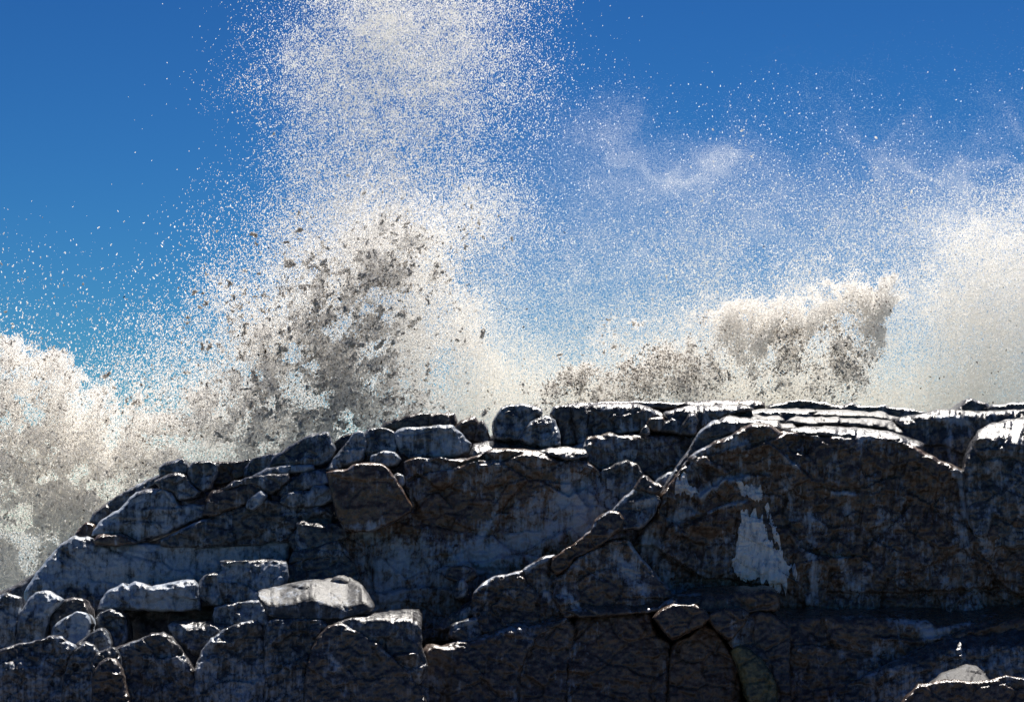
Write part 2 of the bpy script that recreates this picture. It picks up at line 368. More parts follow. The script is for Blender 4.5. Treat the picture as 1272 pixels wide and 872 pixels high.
# notched blocks left of the big slab
part('rock_block', [(366, 690), (368, 650), (374, 646), (388, 649), (420, 650), (432, 656), (434, 668), (415, 676), (395, 688), (372, 694)], 39.6, r=4, fac=34, fA=3, frost=.15, tone=.15, feats=[('crack', [(370, 662), (384, 678)], 2, 2), ('crack', [(402, 652), (410, 668)], 2, 2)], fr=[([(368, 665), (372, 684)], 8, .6)])
part('rock_block', [(358, 702), (363, 684), (386, 681), (405, 674), (420, 670), (434, 684), (432, 694), (405, 694), (385, 697)], 39.45, r=4, fac=30, fA=3, frost=.25, tone=.1)
part('rock_block', [(350, 730), (358, 701), (374, 694), (400, 691), (427, 684), (440, 700), (448, 718), (440, 730), (400, 735), (368, 738)], 39.3, r=5, fac=34, fA=4, frost=.2, tone=.1)
part('rock_block', [(357, 672), (360, 664), (370, 656), (372, 675), (366, 686)], 39.9, r=4, fA=2, frost=.2, tone=.2)

# --- central slab
part('rock_face', [(428, 660), (460, 655), (490, 645), (512, 631), (505, 612), (501, 598), (501, 573), (510, 569), (530, 568), (548, 566), (556, 569), (575, 570), (595, 566), (600, 560), (615, 557),
     (628, 556), (650, 558), (680, 562), (695, 572), (715, 569), (728, 572), (738, 579), (748, 588), (756, 605), (790, 640), (800, 700), (700, 760), (600, 790), (520, 800), (450, 790), (430, 740), (418, 690)],
     39.75, thick=2., r=6, R=9, tv=.14, fac=70, fA=12, nA=3, frost=.34, tone=.58, joint=1.1,
     feats=[('ledge', [(548, 567), (575, 572), (597, 566)], 4, 14), ('ledge', [(595, 578), (622, 575), (650, 563), (690, 572)], 4, 16), ('crack', [(568, 600), (540, 612), (515, 630), (480, 645)], 2.5, 1.8),
            ('crack', [(506, 575), (514, 590), (512, 610)], 2, 1.5), ('ledge', [(615, 625), (632, 600), (650, 595)], 3, 30), ('ledge', [(540, 708), (580, 700), (640, 690), (700, 660)], 5, 22), ('ledge', [(455, 740), (520, 728), (580, 735)], 5, 20),
            ('step', [(737, 580), (742, 620), (748, 660)], -5, 40), ('crack', [(632, 700), (640, 720)], 3, 2)],
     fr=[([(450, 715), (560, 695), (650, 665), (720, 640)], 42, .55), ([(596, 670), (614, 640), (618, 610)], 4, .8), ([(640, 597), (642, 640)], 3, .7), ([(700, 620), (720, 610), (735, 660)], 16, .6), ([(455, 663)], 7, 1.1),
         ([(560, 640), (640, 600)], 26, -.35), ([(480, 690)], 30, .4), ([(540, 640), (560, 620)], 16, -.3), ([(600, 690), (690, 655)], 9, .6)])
rock('boulder', [(405, 586), (418, 583), (431, 583), (438, 576), (452, 574), (474, 575), (484, 583), (494, 597), (500, 606), (506, 617), (512, 628), (512, 636), (488, 650), (462, 660), (440, 662), (427, 658), (419, 643), (412, 618)],
     39.25, r=5, R=6, fac=60, fA=3, nA=2, frost=.0, tone=.75, olive=.12, tv=.16, thick=1.0, joint=.5, amp=.7, fr=[([(425, 655), (465, 655)], 7, .8)], feats=[('crack', [(475, 578), (492, 610), (496, 625)], 1.5, 1.5), ('ledge', [(425, 630), (480, 625)], 1.5, 12)],
     label='large smooth brown slab-sided block with a notched top leaning on the central rock face', cat='boulder')
rock('rubble_stone', [(489, 590), (494, 586), (502, 590), (504, 600), (498, 606), (490, 600)], 39.7, r=3, fac=10, fA=2, frost=.4, tone=.2, thick=.3, label='fist-like stone wedged in the gap right of the brown block', cat='stone')

# --- crest left of centre
rock('boulder', [(470, 534), (480, 524), (492, 519), (515, 514), (545, 512), (565, 514), (570, 524), (563, 536), (500, 538)], 42.2, r=9, fac=20, fA=4, nA=3, frost=-.1, tone=.45, label='low dark mound of rock behind the crest, half lost in the spray', cat='boulder')
rock('boulder', [(564, 532), (572, 521), (590, 517), (596, 526), (592, 548), (578, 550)], 41.7, r=6, fac=14, fA=4, frost=.1, tone=.5, label='small brown stone in the crest gap, left of its pointed neighbour', cat='stone', group='stones in the crest gap')
rock('boulder', [(590, 540), (594, 528), (600, 520), (606, 531), (611, 548), (598, 553), (586, 549)], 41.5, r=4, fac=12, fA=4, frost=.25, tone=.4, label='small pointed stone in the crest gap against the round boulder', cat='stone', group='stones in the crest gap')
rock('boulder', [(489, 540), (492, 534), (501, 531), (520, 530), (545, 528), (563, 529), (575, 540), (586, 551), (583, 562), (560, 568), (530, 569), (508, 570), (496, 562)],
     40.6, r=7, fac=30, fA=4, nA=3.5, frost=.85, tone=.0, thick=1.1, feats=[('step', [(562, 530), (572, 545), (574, 562)], -5, 20)], label='long flat-topped frosted block on the crest, longest of the row', cat='boulder', group='blocks along the crest')
rock('boulder', [(450, 542), (455, 533), (468, 530), (481, 531), (490, 537), (495, 552), (492, 566), (474, 572), (457, 570), (450, 556)], 40.7, r=7, fac=26, fA=4, nA=3, frost=.5, tone=.1, label='squarish grey block on the crest between the frosted cone and the long block', cat='boulder', group='blocks along the crest')
part('rubble', [(458, 575), (462, 565), (475, 560), (492, 560), (500, 570), (492, 578), (470, 580)], 40.3, r=6, fac=12, fA=4, nA=3, frost=.8, tone=.0)
rock('boulder', [(402, 584), (410, 574), (424, 558), (436, 541), (446, 533), (453, 536), (456, 552), (452, 572), (436, 578), (420, 586)], 40.5, r=8, fac=18, fA=4, nA=3.5, frost=.7, tone=.0, feats=[('ledge', [(425, 560), (452, 556)], 4, 10)], label='cone-shaped frosted rock with two stepped bulges beside the brown block', cat='boulder')
part('rock_block', [(411, 562), (415, 549), (426, 540), (440, 537), (436, 550), (424, 564)], 41.4, r=5, fac=14, fA=3, frost=-.1, tone=.4)
part('rock_ledge', [(582, 566), (588, 551), (604, 548), (640, 547), (662, 551), (702, 555), (712, 566), (700, 575), (640, 570), (598, 574)], 40.5, r=4, fac=16, fA=4, nA=3, frost=.15, tone=.2, lip=[(580, 560), (720, 562)], k=2.5)
part('rock_slab', [(664, 562), (676, 556), (696, 554), (716, 556), (728, 556), (732, 566), (716, 572), (700, 572), (684, 566)], 40.1, r=4, fac=20, fA=2, frost=.4, tone=.2, lip=[(660, 563), (735, 565)], k=2.)

# --- crest, right of centre
rock('boulder', [(611, 530), (614, 518), (621, 506), (635, 502), (655, 502), (672, 507), (675, 516), (664, 524), (654, 536), (646, 547), (626, 549), (612, 546)], 40.9, r=11, fac=24, fA=4, nA=4.5, frost=.6, tone=.1, label='rounded lumpy boulder at the left end of the upper crest wall', cat='boulder')
rock('boulder', [(643, 546), (650, 531), (664, 520), (680, 515), (690, 521), (695, 535), (697, 554), (680, 557), (660, 554)], 40.6, r=9, fac=18, fA=4, nA=4.5, frost=.85, tone=.0, flute=1.5, label='frosted hunched rock with vertical ribs, right of the round crest boulder', cat='boulder')
part('rock_block', [(682, 514), (688, 505), (711, 503), (714, 525), (717, 552), (696, 556), (691, 525)], 41.0, r=5, fac=26, fA=3, flute=1.5, frost=.25, tone=.35)
part('rock_block', [(709, 506), (711, 503), (726, 501), (731, 512), (729, 552), (716, 555)], 40.9, r=4, fac=20, fA=3, flute=1.5, frost=.35, tone=.3)
part('rock_block', [(722, 540), (718, 515), (728, 504), (745, 500), (790, 501), (812, 507), (828, 516), (827, 524), (806, 536), (770, 538), (745, 541), (730, 552)], 41.0, r=5, fac=24, fA=4, flute=2.5, frost=.35, tone=.35, lip=[(720, 507), (745, 505), (790, 506), (828, 515)], k=3.,
     fr=[([(735, 525), (740, 545)], 10, .5), ([(760, 530), (785, 535)], 8, .5)])
part('rock_block', [(802, 528), (806, 519), (824, 517), (828, 522), (826, 536), (810, 537)], 40.8, r=4, fac=16, fA=2, frost=.3, tone=.5)
rock('rubble_stone', [(793, 539), (799, 529), (802, 527), (806, 533), (808, 540), (800, 542)], 40.3, r=3, fac=10, fA=2, frost=.1, tone=.3, thick=.3, label='small pointed loose stone standing on the ledge under the crest wall', cat='stone')
part('rock_block', [(820, 537), (824, 523), (834, 519), (843, 521), (850, 528), (852, 540)], 40.7, r=4, fac=16, fA=3, frost=.2, tone=.2)
part('rock_block', [(842, 540), (848, 524), (855, 514), (862, 512), (868, 522), (866, 542)], 40.6, r=4, fac=14, fA=3, frost=.3, tone=.2)
part('rock_slab', [(824, 512), (850, 504), (895, 502), (930, 503), (938, 508), (905, 516), (890, 522), (872, 534), (860, 540), (840, 540), (830, 525)], 40.8, r=5, fac=24, fA=3, flute=2, frost=.25, tone=.3, lip=[(820, 513), (850, 509), (905, 507), (940, 506)], k=3.5)
part('rock_slab', [(696, 508), (705, 502), (730, 500), (760, 498), (800, 498), (850, 500), (860, 504), (840, 508), (800, 507), (700, 510)], 41.9, r=4, fac=24, fA=2, frost=.0, tone=.35)
part('rock_slab', [(846, 504), (852, 499), (896, 496), (944, 497), (950, 500), (951, 507), (930, 510), (870, 508)], 41.8, r=4, fac=24, fA=2, frost=.0, tone=.4, lip=[(840, 503), (900, 501), (950, 502)], k=3)
part('rock_slab', [(953, 510), (955, 503), (975, 499), (990, 497), (1012, 498), (1036, 502), (1052, 503), (1070, 502), (1072, 510), (1040, 512)], 41.7, r=5, fac=24, fA=3, frost=.1, tone=.3)
part('rock_slab', [(1030, 507), (1050, 502), (1058, 498), (1066, 503), (1100, 504), (1132, 508), (1149, 511), (1148, 519), (1110, 520), (1060, 513)], 41.6, r=4, fac=18, fA=3, frost=.1, tone=.2)
rock('boulder', [(1184, 512), (1192, 504), (1200, 496), (1206, 493), (1214, 497), (1226, 500), (1232, 508), (1210, 515)], 41.4, r=4, fac=14, fA=4, frost=.0, tone=.2, label='small dark rock lump poking above the skyline at the far right', cat='boulder')
part('rock_slab', [(1222, 512), (1230, 503), (1260, 500), (1300, 498), (1420, 520), (1420, 560), (1240, 540)], 41.2, r=5, fac=26, fA=4, frost=.2, tone=.2)
# ledge under the crest
part('rock_face', [(690, 566), (698, 556), (712, 553), (726, 548), (729, 540), (745, 539), (757, 535), (768, 540), (785, 538), (800, 540), (850, 539), (872, 541), (884, 545), (880, 580), (860, 610), (830, 612), (800, 604), (780, 590), (745, 590), (722, 582), (700, 574)],
     40.5, r=5, fac=38, fA=5, nA=2.5, frost=.22, tone=.4, lip=[(690, 560), (728, 546), (757, 540), (785, 541), (880, 543)], k=3,
     feats=[('step', [(745, 540), (748, 575)], -4, 14), ('step', [(762, 538), (764, 576)], -3, 14), ('crack', [(754, 555), (766, 574)], 3, 2)], fr=[([(765, 545), (775, 580)], 9, .5), ([(700, 560), (725, 550)], 7, .5), ([(840, 580), (850, 570)], 10, .3)])
part('rock_face', [(742, 594), (748, 582), (766, 576), (778, 570), (790, 574), (802, 590), (812, 606), (800, 625), (780, 640), (760, 665), (745, 660), (744, 620)], 40.0, r=6, fac=34, fA=5, nA=3, frost=.3, tone=.3, flute=1.5,
     feats=[('ledge', [(748, 582), (778, 570)], 3, 10), ('crack', [(750, 595), (756, 640)], 2, 2)], fr=[([(756, 600), (758, 640)], 5, .7), ([(770, 610), (780, 606)], 7, .5)])
part('rock_block', [(812, 602), (816, 594), (830, 586), (845, 584), (842, 598), (826, 610), (816, 612)], 39.8, r=4, fac=14, fA=3, frost=.8, tone=.0)

# --- right massif
part('rock_face', [(1110, 520), (1140, 514), (1168, 508), (1184, 508), (1215, 511), (1300, 506), (1500, 540), (1500, 640), (1150, 640), (1136, 560)], 40.3, r=7, fac=44, fA=6, nA=3, frost=.3, tone=.25, flute=3., lip=[(1110, 525), (1160, 516), (1200, 515), (1300, 513)], k=2.5,
     feats=[('step', [(1178, 520), (1180, 570)], 4, 30), ('ledge', [(1160, 518), (1215, 514)], 3, 8)], fr=[([(1178, 530), (1182, 570)], 5, .8), ([(1165, 520), (1200, 524)], 5, .6)])
# top terraces of the massif
part('rock_slab', [(868, 536), (886, 522), (905, 514), (930, 511), (985, 510), (1050, 512), (1100, 516), (1122, 524), (1134, 538), (1140, 552), (1100, 554), (980, 550), (940, 545), (900, 548), (878, 550)],
     41.0, tv=.3, fac=30, fA=4, nA=2.5, frost=.0, tone=.2, thick=2.5)
TL = dict(dry=.5, r=2.5, R=4, tv=.3, fac=26, fA=4, fasp=3.4, frot=.04, nA=3, frost=-.2, tone=.15, amp=1.6, thick=1.6)
part('rock_slab', [(900, 517), (910, 511), (932, 508), (985, 507), (1012, 508), (1016, 513), (985, 516), (930, 517)], 41.1, lip=[(900, 514), (1016, 512)], k=3.5, **TL)
part('rock_slab', [(1008, 517), (1014, 509), (1050, 509), (1085, 511), (1110, 515), (1126, 524), (1118, 528), (1084, 521), (1040, 519)], 41.0, lip=[(1008, 514), (1085, 516), (1126, 524)], k=3.5, **TL)
part('rock_slab', [(884, 528), (900, 518), (935, 515), (968, 516), (975, 520), (972, 526), (935, 525), (905, 531), (890, 536)], 40.6, lip=[(880, 528), (905, 523), (975, 521)], k=3., **TL)
part('rock_slab', [(974, 526), (980, 518), (1010, 517), (1042, 518), (1046, 524), (1040, 529), (1000, 528)], 40.55, lip=[(974, 523), (1046, 524)], k=3., **TL)
part('rock_slab', [(1040, 529), (1044, 519), (1080, 519), (1112, 524), (1130, 534), (1138, 544), (1128, 546), (1100, 534), (1070, 531)], 40.5, lip=[(1040, 525), (1090, 527), (1138, 541)], k=3., **TL)
part('rock_slab', [(930, 535), (940, 527), (962, 525), (985, 527), (990, 533), (975, 538), (950, 536)], 40.1, lip=[(930, 531), (990, 532)], k=2.5, **TL)
part('rock_slab', [(976, 538), (984, 531), (1010, 529), (1060, 531), (1098, 535), (1122, 540), (1134, 545), (1150, 552), (1140, 560), (1110, 552), (1060, 545), (1000, 540)], 39.45, r=4, fac=20, fA=3, fasp=3.0, frot=.05, nA=3, frost=.0, tone=.2, lip=[(975, 534), (1060, 537), (1120, 545), (1150, 558)], k=4.)
part('rock_face', [(817, 616), (828, 598), (838, 580), (850, 566), (862, 546), (871, 533), (886, 522), (905, 516), (935, 520), (968, 522), (972, 534), (930, 540), (905, 550), (885, 556), (862, 575), (848, 592), (830, 614)],
     39.25, r=6, R=9, tv=.3, fac=40, fA=4, nA=2, frost=.2, tone=.35, lip=[(817, 616), (871, 534), (890, 522), (930, 523), (970, 530)], k=1.2,
     feats=[('ledge', [(890, 524), (930, 524), (960, 530)], 3, 8)], fr=[([(817, 614), (850, 566), (871, 533), (890, 521)], 3, .9)])  # pale stroke along the outline paints its sunlit edge
s_obj, S_depth = part('rock_face', [(810, 640), (818, 618), (828, 604), (846, 578), (861, 562), (886, 547), (904, 543), (920, 531), (938, 525), (955, 525), (968, 535), (985, 537), (1020, 541), (1080, 540), (1112, 545), (1136, 554), (1158, 566), (1200, 585), (1300, 600), (1500, 640), (1500, 770), (960, 770),
     (900, 745), (850, 752), (820, 740), (800, 700), (785, 680)], 38.8, thick=2.4, r=6, R=9, tv=.17, fac=85, fA=15, nA=4, flute=2.2, frost=.26, tone=.55, joint=1.0,
     feats=[('ledge', [(905, 541), (925, 528), (955, 527)], 3, 12), ('ledge', [(930, 556), (950, 549), (966, 558), (1000, 588)], 5, 26), ('ledge', [(935, 552), (962, 545), (985, 536)], 4, 16),
            ('ledge', [(870, 615), (900, 595), (935, 590), (955, 590)], 6, 30), ('ledge', [(880, 636), (905, 625), (930, 623)], 5, 26), ('ledge', [(830, 592), (875, 566), (925, 552)], 4, 24),
            ('ledge', [(1000, 588), (1030, 610), (1062, 613)], 3, 24), ('crack', [(1070, 572), (1100, 586), (1118, 615)], 1.6, 1.6), ('ledge', [(1030, 735), (1120, 736), (1240, 730)], -5, 8),
            ('step', [(1198, 580), (1200, 700)], 5, 60), ('crack', [(895, 680), (885, 720)], 2.5, 2), ('ledge', [(830, 655), (880, 640)], 4, 30), ('crack', [(950, 625), (962, 680), (985, 735)], 2, 3)],
     fr=[([(870, 615), (898, 596), (928, 592)], 5, 1.1), ([(881, 636), (905, 626), (925, 624)], 3, 1.0), ([(830, 645), (850, 640), (866, 636)], 4, .8), ([(800, 650), (815, 690), (838, 735)], 16, .8), ([(840, 640), (860, 620)], 12, .5),
         ([(1005, 640), (1012, 745)], 5, .6), ([(1042, 690), (1062, 730)], 8, .6), ([(1085, 600), (1095, 645)], 7, .45), ([(1118, 600), (1128, 640)], 5, .5), ([(1192, 590), (1200, 640)], 5, .8), ([(1190, 650), (1210, 740)], 10, .55),
         ([(1035, 612), (1060, 613)], 3, 1.2), ([(975, 570), (992, 580)], 4, .8), ([(1035, 545), (1040, 600)], 6, .4), ([(1075, 720)], 6, .8), ([(862, 560), (930, 552)], 6, .5), ([(975, 600), (990, 660)], 8, .35)])
part('rock_face', [(1196, 590), (1198, 566), (1205, 548), (1214, 535), (1228, 527), (1245, 522), (1300, 516), (1500, 560), (1500, 680), (1215, 680), (1200, 640)], 38.7, r=12, fac=40, fA=5, nA=3.5, flute=2, frost=.35, tone=.25, lip=[(1190, 580), (1215, 545), (1235, 548), (1300, 545)], k=2.,
     feats=[('ledge', [(1212, 545), (1245, 540)], 6, 8), ('ledge', [(1215, 560), (1245, 556)], 5, 8), ('ledge', [(1225, 570), (1245, 572)], 5, 8)])

# --- diagonal ridge; thin pale strokes along its edges paint the sunlit rim
part('rock_block', [(786, 608), (790, 600), (799, 589), (804, 591), (812, 597), (821, 600), (825, 606), (818, 614), (806, 612)], 38.45, r=4, fac=16, fA=3, frost=.1, tone=.4, lip=[(785, 606), (800, 590), (812, 598), (825, 604)], k=1.5)
part('rock_block', [(755, 640), (762, 630), (775, 616), (790, 604), (801, 602), (812, 606), (817, 614), (822, 622), (812, 640), (800, 655), (775, 660), (760, 652)], 38.20, r=5, R=7, tv=.5, fac=22, fA=3, frost=.5, tone=.3, feats=[('bump', [(792, 612)], -9, 10), ('ledge', [(785, 622), (812, 616)], 5, 8)], fr=[([(760, 640), (790, 604)], 3, .8), ([(790, 626), (812, 620)], 5, .8)])
part('rock_block', [(733, 662), (738, 646), (748, 639), (758, 634), (770, 636), (777, 644), (772, 658), (755, 672), (738, 682)], 38.05, r=6, fac=26, fA=4, frost=.1, tone=.5, fr=[([(735, 655), (756, 634)], 2.5, .9)])
part('rock_block', [(684, 706), (687, 692), (700, 683), (718, 670), (737, 656), (742, 668), (750, 674), (736, 684), (716, 694), (704, 708), (692, 716)], 38.05, r=5, fac=24, fA=4, frost=.0, tone=.75, fr=[([(688, 690), (735, 656)], 2.5, 1.0)])
part('rock_face', [(700, 712), (712, 696), (722, 689), (748, 676), (762, 668), (778, 668), (795, 690), (815, 712), (838, 738), (846, 745), (838, 760), (700, 768), (686, 745), (690, 720)], 38.00, r=5, fac=36, fA=6, nA=3, frost=.2, tone=.5, tu=.1,
     feats=[('crack', [(708, 704), (720, 700), (770, 730)], 2.5, 2), ('ledge', [(705, 700), (722, 688), (745, 678)], 3, 20)], fr=[([(765, 690), (785, 715), (800, 735)], 9, .9), ([(778, 672), (836, 738)], 2.2, .9), ([(700, 740), (712, 752)], 9, .9), ([(710, 742), (726, 762)], 3, .9)])
part('rock_face', [(584, 752), (588, 736), (600, 722), (612, 716), (634, 712), (648, 708), (660, 700), (676, 690), (690, 688), (694, 706), (700, 725), (708, 745), (716, 768), (660, 778), (600, 790), (590, 775)], 38.15, r=6, fac=30, fA=6, nA=4, frost=.1, tone=.45,
     feats=[('crack', [(606, 722), (604, 745), (594, 765)], 3, 2.5), ('crack', [(650, 712), (664, 730)], 3, 3)], fr=[([(652, 708), (688, 688)], 3, 1.), ([(606, 722), (602, 745)], 2.5, .8), ([(676, 735), (690, 750)], 8, .9), ([(588, 736), (612, 716), (645, 711)], 2, .9)])
part('rock_ledge', [(535, 782), (548, 770), (565, 758), (584, 744), (592, 738), (606, 745), (600, 758), (575, 772), (552, 784)], 38.35, r=5, fac=22, fA=4, frost=.5, tone=.2, lip=[(530, 780), (590, 750)], k=2)
part('rock_block', [(560, 736), (566, 722), (576, 718), (583, 730), (578, 742), (566, 746)], 38.65, r=4, fac=18, fA=3, frost=.5, tone=.1)
part('rock_block', [(552, 716), (558, 704), (575, 702), (590, 706), (594, 716), (584, 724), (566, 724)], 38.85, r=5, fac=16, fA=3, frost=.0, tone=.4)
part('rock_block', [(556, 792), (560, 776), (576, 770), (592, 766), (604, 772), (600, 790), (580, 800)], 38.05, r=5, fac=20, fA=4, frost=.2, tone=.2, fr=[([(568, 778), (592, 770)], 5, .9)])
part('rock_ledge', [(700, 758), (712, 746), (750, 740), (800, 738), (845, 742), (852, 752), (800, 762), (720, 768)], 37.80, r=3, fac=22, fA=2, frost=.2, tone=.4, lip=[(700, 756), (850, 754)], k=3, fr=[([(702, 752), (722, 758)], 5, .7)])
part('rock_ledge', [(815, 756), (835, 740), (860, 731), (890, 727), (960, 728), (970, 742), (968, 758), (930, 762), (880, 762), (845, 758)], 37.75, r=5, fac=30, fA=3, frost=.1, tone=.5, lip=[(810, 750), (835, 746), (880, 740), (970, 732)], k=3, feats=[('crack', [(885, 734), (892, 756)], 3, 2)], fr=[([(842, 738), (870, 738)], 3, 1.2), ([(815, 752), (835, 745)], 7, .9)])

# --- lower shelf, right
part('rock_block', [(524, 806), (530, 800), (540, 799), (548, 803), (575, 793), (600, 785), (630, 774), (660, 764), (702, 759), (708, 768), (694, 778), (668, 792), (658, 806), (648, 835), (645, 910), (490, 910), (516, 835)],
     37.35, r=5, R=6, fac=48, fA=6, nA=3, frost=.0, tone=.45, lip=[(520, 803), (548, 804), (590, 796), (635, 781), (680, 775), (710, 764)], k=3.2, thick=1.8, fr=[([(560, 800), (620, 780), (680, 766)], 8, .8), ([(530, 800), (600, 792), (635, 779)], 2.5, .8), ([(600, 825), (630, 815)], 5, .4)])
part('rock_block', [(650, 812), (658, 796), (672, 782), (700, 768), (708, 768), (716, 780), (712, 800), (706, 820), (704, 910), (635, 910)], 37.45, r=5, fac=30, fA=5, frost=.0, tone=.5, fr=[([(655, 800), (705, 768)], 3, .7), ([(652, 806), (646, 835)], 5, .7)])
part('rock_face', [(706, 800), (714, 768), (724, 761), (760, 757), (798, 757), (808, 764), (815, 788), (832, 798), (832, 910), (700, 910)], 37.45, r=6, fac=50, fA=5, nA=3, frost=.0, tone=.55, lip=[(700, 768), (724, 766), (800, 762)], k=2, fr=[([(712, 800), (708, 815)], 7, .8), ([(762, 775), (770, 785)], 6, .5), ([(735, 760), (795, 761)], 4, .4)])
part('rock_block', [(811, 768), (818, 758), (835, 750), (862, 750), (876, 756), (883, 767), (872, 778), (856, 786), (834, 796), (826, 788)], 37.30, r=5, fac=40, fA=3, frost=-.1, tone=.55)
part('rock_block', [(833, 806), (838, 797), (858, 788), (876, 772), (892, 784), (906, 804), (918, 830), (925, 910), (826, 910)], 37.40, r=5, fac=34, fA=4, frost=-.2, tone=.65, olive=.1)
part('rock_block', [(877, 768), (884, 760), (900, 755), (922, 753), (932, 760), (926, 776), (912, 792), (902, 796)], 37.35, r=5, fac=26, fA=4, frost=.0, tone=.45)
part('rock_block', [(904, 798), (912, 786), (926, 766), (940, 757), (960, 762), (982, 778), (982, 840), (985, 910), (950, 910), (932, 850), (918, 818)], 37.25, r=6, fac=36, fA=4, frost=.0, tone=.45, fr=[([(912, 792), (930, 772)], 9, .7)])
part('rock_block', [(908, 806), (918, 800), (930, 804), (950, 822), (966, 850), (968, 910), (940, 910), (924, 850)], 36.95, r=5, fac=30, fA=3, frost=-.3, tone=.2, olive=.6)
part('rock_face', [(930, 757), (1000, 754), (1080, 757), (1140, 752), (1240, 750), (1500, 765), (1500, 910), (978, 910), (976, 800), (960, 772)], 37.45, r=5, R=6, tv=.2, fac=70, fA=6, nA=3.5, frost=.05, tone=.5, lip=[(930, 765), (985, 768), (1060, 764), (1130, 770), (1180, 775), (1300, 765)], k=4., thick=2.,
     feats=[('ledge', [(1090, 790), (1140, 795), (1200, 785), (1250, 770)], 6, 14)], fr=[([(940, 760), (985, 762), (1110, 760)], 6, .45), ([(1120, 768), (1150, 780), (1175, 800)], 10, .9), ([(1150, 790), (1210, 768), (1240, 762)], 6, .8), ([(1100, 800), (1105, 820)], 9, .4)])
part('rock_ledge', [(1050, 850), (1085, 832), (1120, 814), (1150, 798), (1180, 786), (1215, 780), (1300, 772), (1480, 800), (1480, 910), (1040, 910)], 36.95, r=8, fac=40, fA=6, nA=4, frost=.3, tone=.3, lip=[(1050, 846), (1120, 826), (1180, 806), (1300, 800)], k=1.5, fr=[([(1080, 834), (1120, 814), (1180, 790)], 7, .7)])
rock('boulder', [(1150, 850), (1166, 838), (1184, 829), (1200, 825), (1213, 826), (1221, 831), (1228, 842), (1245, 870), (1240, 905), (1150, 905), (1140, 875)], 34.0, r=9, R=12, tv=.6, fac=20, fA=2.5, nA=2, lipfrost=1, dry=.8, frost=.1, tone=.2, thick=.8, lip=[(1140, 850), (1200, 845), (1225, 850)], k=1.8, label='pale sunlit rounded boulder at the bottom right corner', cat='boulder')
rock('boulder', [(1110, 920), (1118, 872), (1140, 850), (1175, 843), (1215, 846), (1250, 838), (1290, 846), (1330, 870), (1340, 920)], 33.2, r=6, fac=34, fA=5, frost=.0, tone=.5, thick=.7, label='dark low boulder in front of the pale one at the bottom right corner', cat='boulder')

# --- boulders at the foot, left
G = 'boulders heaped at the foot of the cliff'
def boulder(label, poly, Y, group=G, **kw):
    kw.setdefault('thick', .9); kw.setdefault('frost', .8); kw.setdefault('tone', .0); kw.setdefault('fac', 30); kw.setdefault('fA', 7); kw.setdefault('nA', 3.)
    kw.setdefault('joint', .4)
    return rock('boulder', poly, Y, label=label, cat='boulder', group=group, **kw)
boulder('long blue frosted boulder with a humped left end above the dark gap', [(121, 757), (124, 746), (134, 733), (152, 724), (158, 728), (168, 720), (174, 722), (182, 728), (200, 726), (222, 721), (243, 719), (248, 728), (249, 758), (205, 760), (165, 758), (132, 757)],
        38.6, r=10, frost=1.0, feats=[('crack', [(158, 727), (168, 740), (178, 758)], 3, 3), ('step', [(178, 728), (192, 756)], 3, 30), ('ledge', [(180, 733), (240, 725)], 3, 10)])
boulder('frosted block tucked against the right end of the long humped boulder', [(244, 740), (247, 722), (254, 714), (266, 711), (275, 714), (280, 735), (278, 752), (262, 752), (252, 745)], 38.8, r=7, frost=.85)
boulder('broad blue-grey boulder with a small overhanging nose at its upper left', [(268, 716), (274, 710), (282, 706), (274, 702), (273, 696), (282, 695), (310, 696), (340, 694), (356, 697), (358, 716), (350, 738), (326, 748), (300, 751), (278, 752), (271, 735)],
        38.65, r=9, frost=.95, tu=-.06, lip=[(265, 700), (360, 700)], k=1.2)
boulder('low frosted block wedged left of the big flat-topped boulder', [(264, 765), (266, 754), (280, 750), (300, 747), (321, 745), (330, 756), (333, 775), (300, 780), (268, 778)], 38.2, r=6, frost=.85)
boulder('flat dark slab with a thin bright top edge above the ridged front boulder', [(207, 776), (212, 771), (240, 770), (270, 771), (300, 774), (312, 780), (290, 800), (262, 815), (240, 815), (224, 800), (213, 788)], 38.0, r=5, frost=.45, tone=.2, lip=[(205, 775), (300, 779)], k=3)
boulder('dark rounded boulder with a pale arched top right of the blue block', [(119, 768), (124, 759), (138, 755), (152, 760), (157, 772), (158, 796), (150, 806), (124, 806), (118, 785)], 38.2, r=8, frost=.45)
boulder('small pale egg-shaped boulder poking up behind the front row', [(86, 812), (96, 798), (112, 785), (126, 779), (134, 787), (137, 806), (120, 820), (95, 822)], 37.5, r=9, frost=.4, tone=.1)
boulder('brightest blue frosted block between dark boulders at far left', [(63, 795), (65, 778), (78, 768), (96, 758), (108, 760), (111, 775), (110, 790), (98, 802), (78, 804), (66, 800)], 37.9, r=8, frost=1.25)
boulder('dark hunched boulder capping the blue frosted block at far left', [(58, 772), (66, 756), (76, 746), (92, 741), (104, 743), (110, 755), (112, 772), (100, 790), (64, 792)], 38.3, r=9, frost=.0, tone=.3)
boulder('tall grey boulder with a swept pale top at the left edge', [(18, 800), (24, 760), (36, 742), (44, 735), (58, 733), (72, 739), (79, 745), (66, 760), (60, 775), (58, 800), (40, 808)], 38.1, r=10, frost=.7)
boulder('dark outer boulder beyond the tall grey one', [(-60, 810), (-50, 770), (-20, 745), (10, 735), (28, 742), (24, 780), (15, 815), (-20, 830)], 38.2, r=10, frost=.6)
FG = 'front row of boulders with sunlit rims'
boulder('dark front boulder with an orange lit top at the left edge', [(-40, 920), (-60, 850), (-20, 812), (20, 800), (40, 796), (60, 790), (78, 789), (86, 797), (96, 802), (92, 818), (80, 850), (76, 920)], 36.55, group=FG, r=7, frost=.5, tone=.3, nA=4)
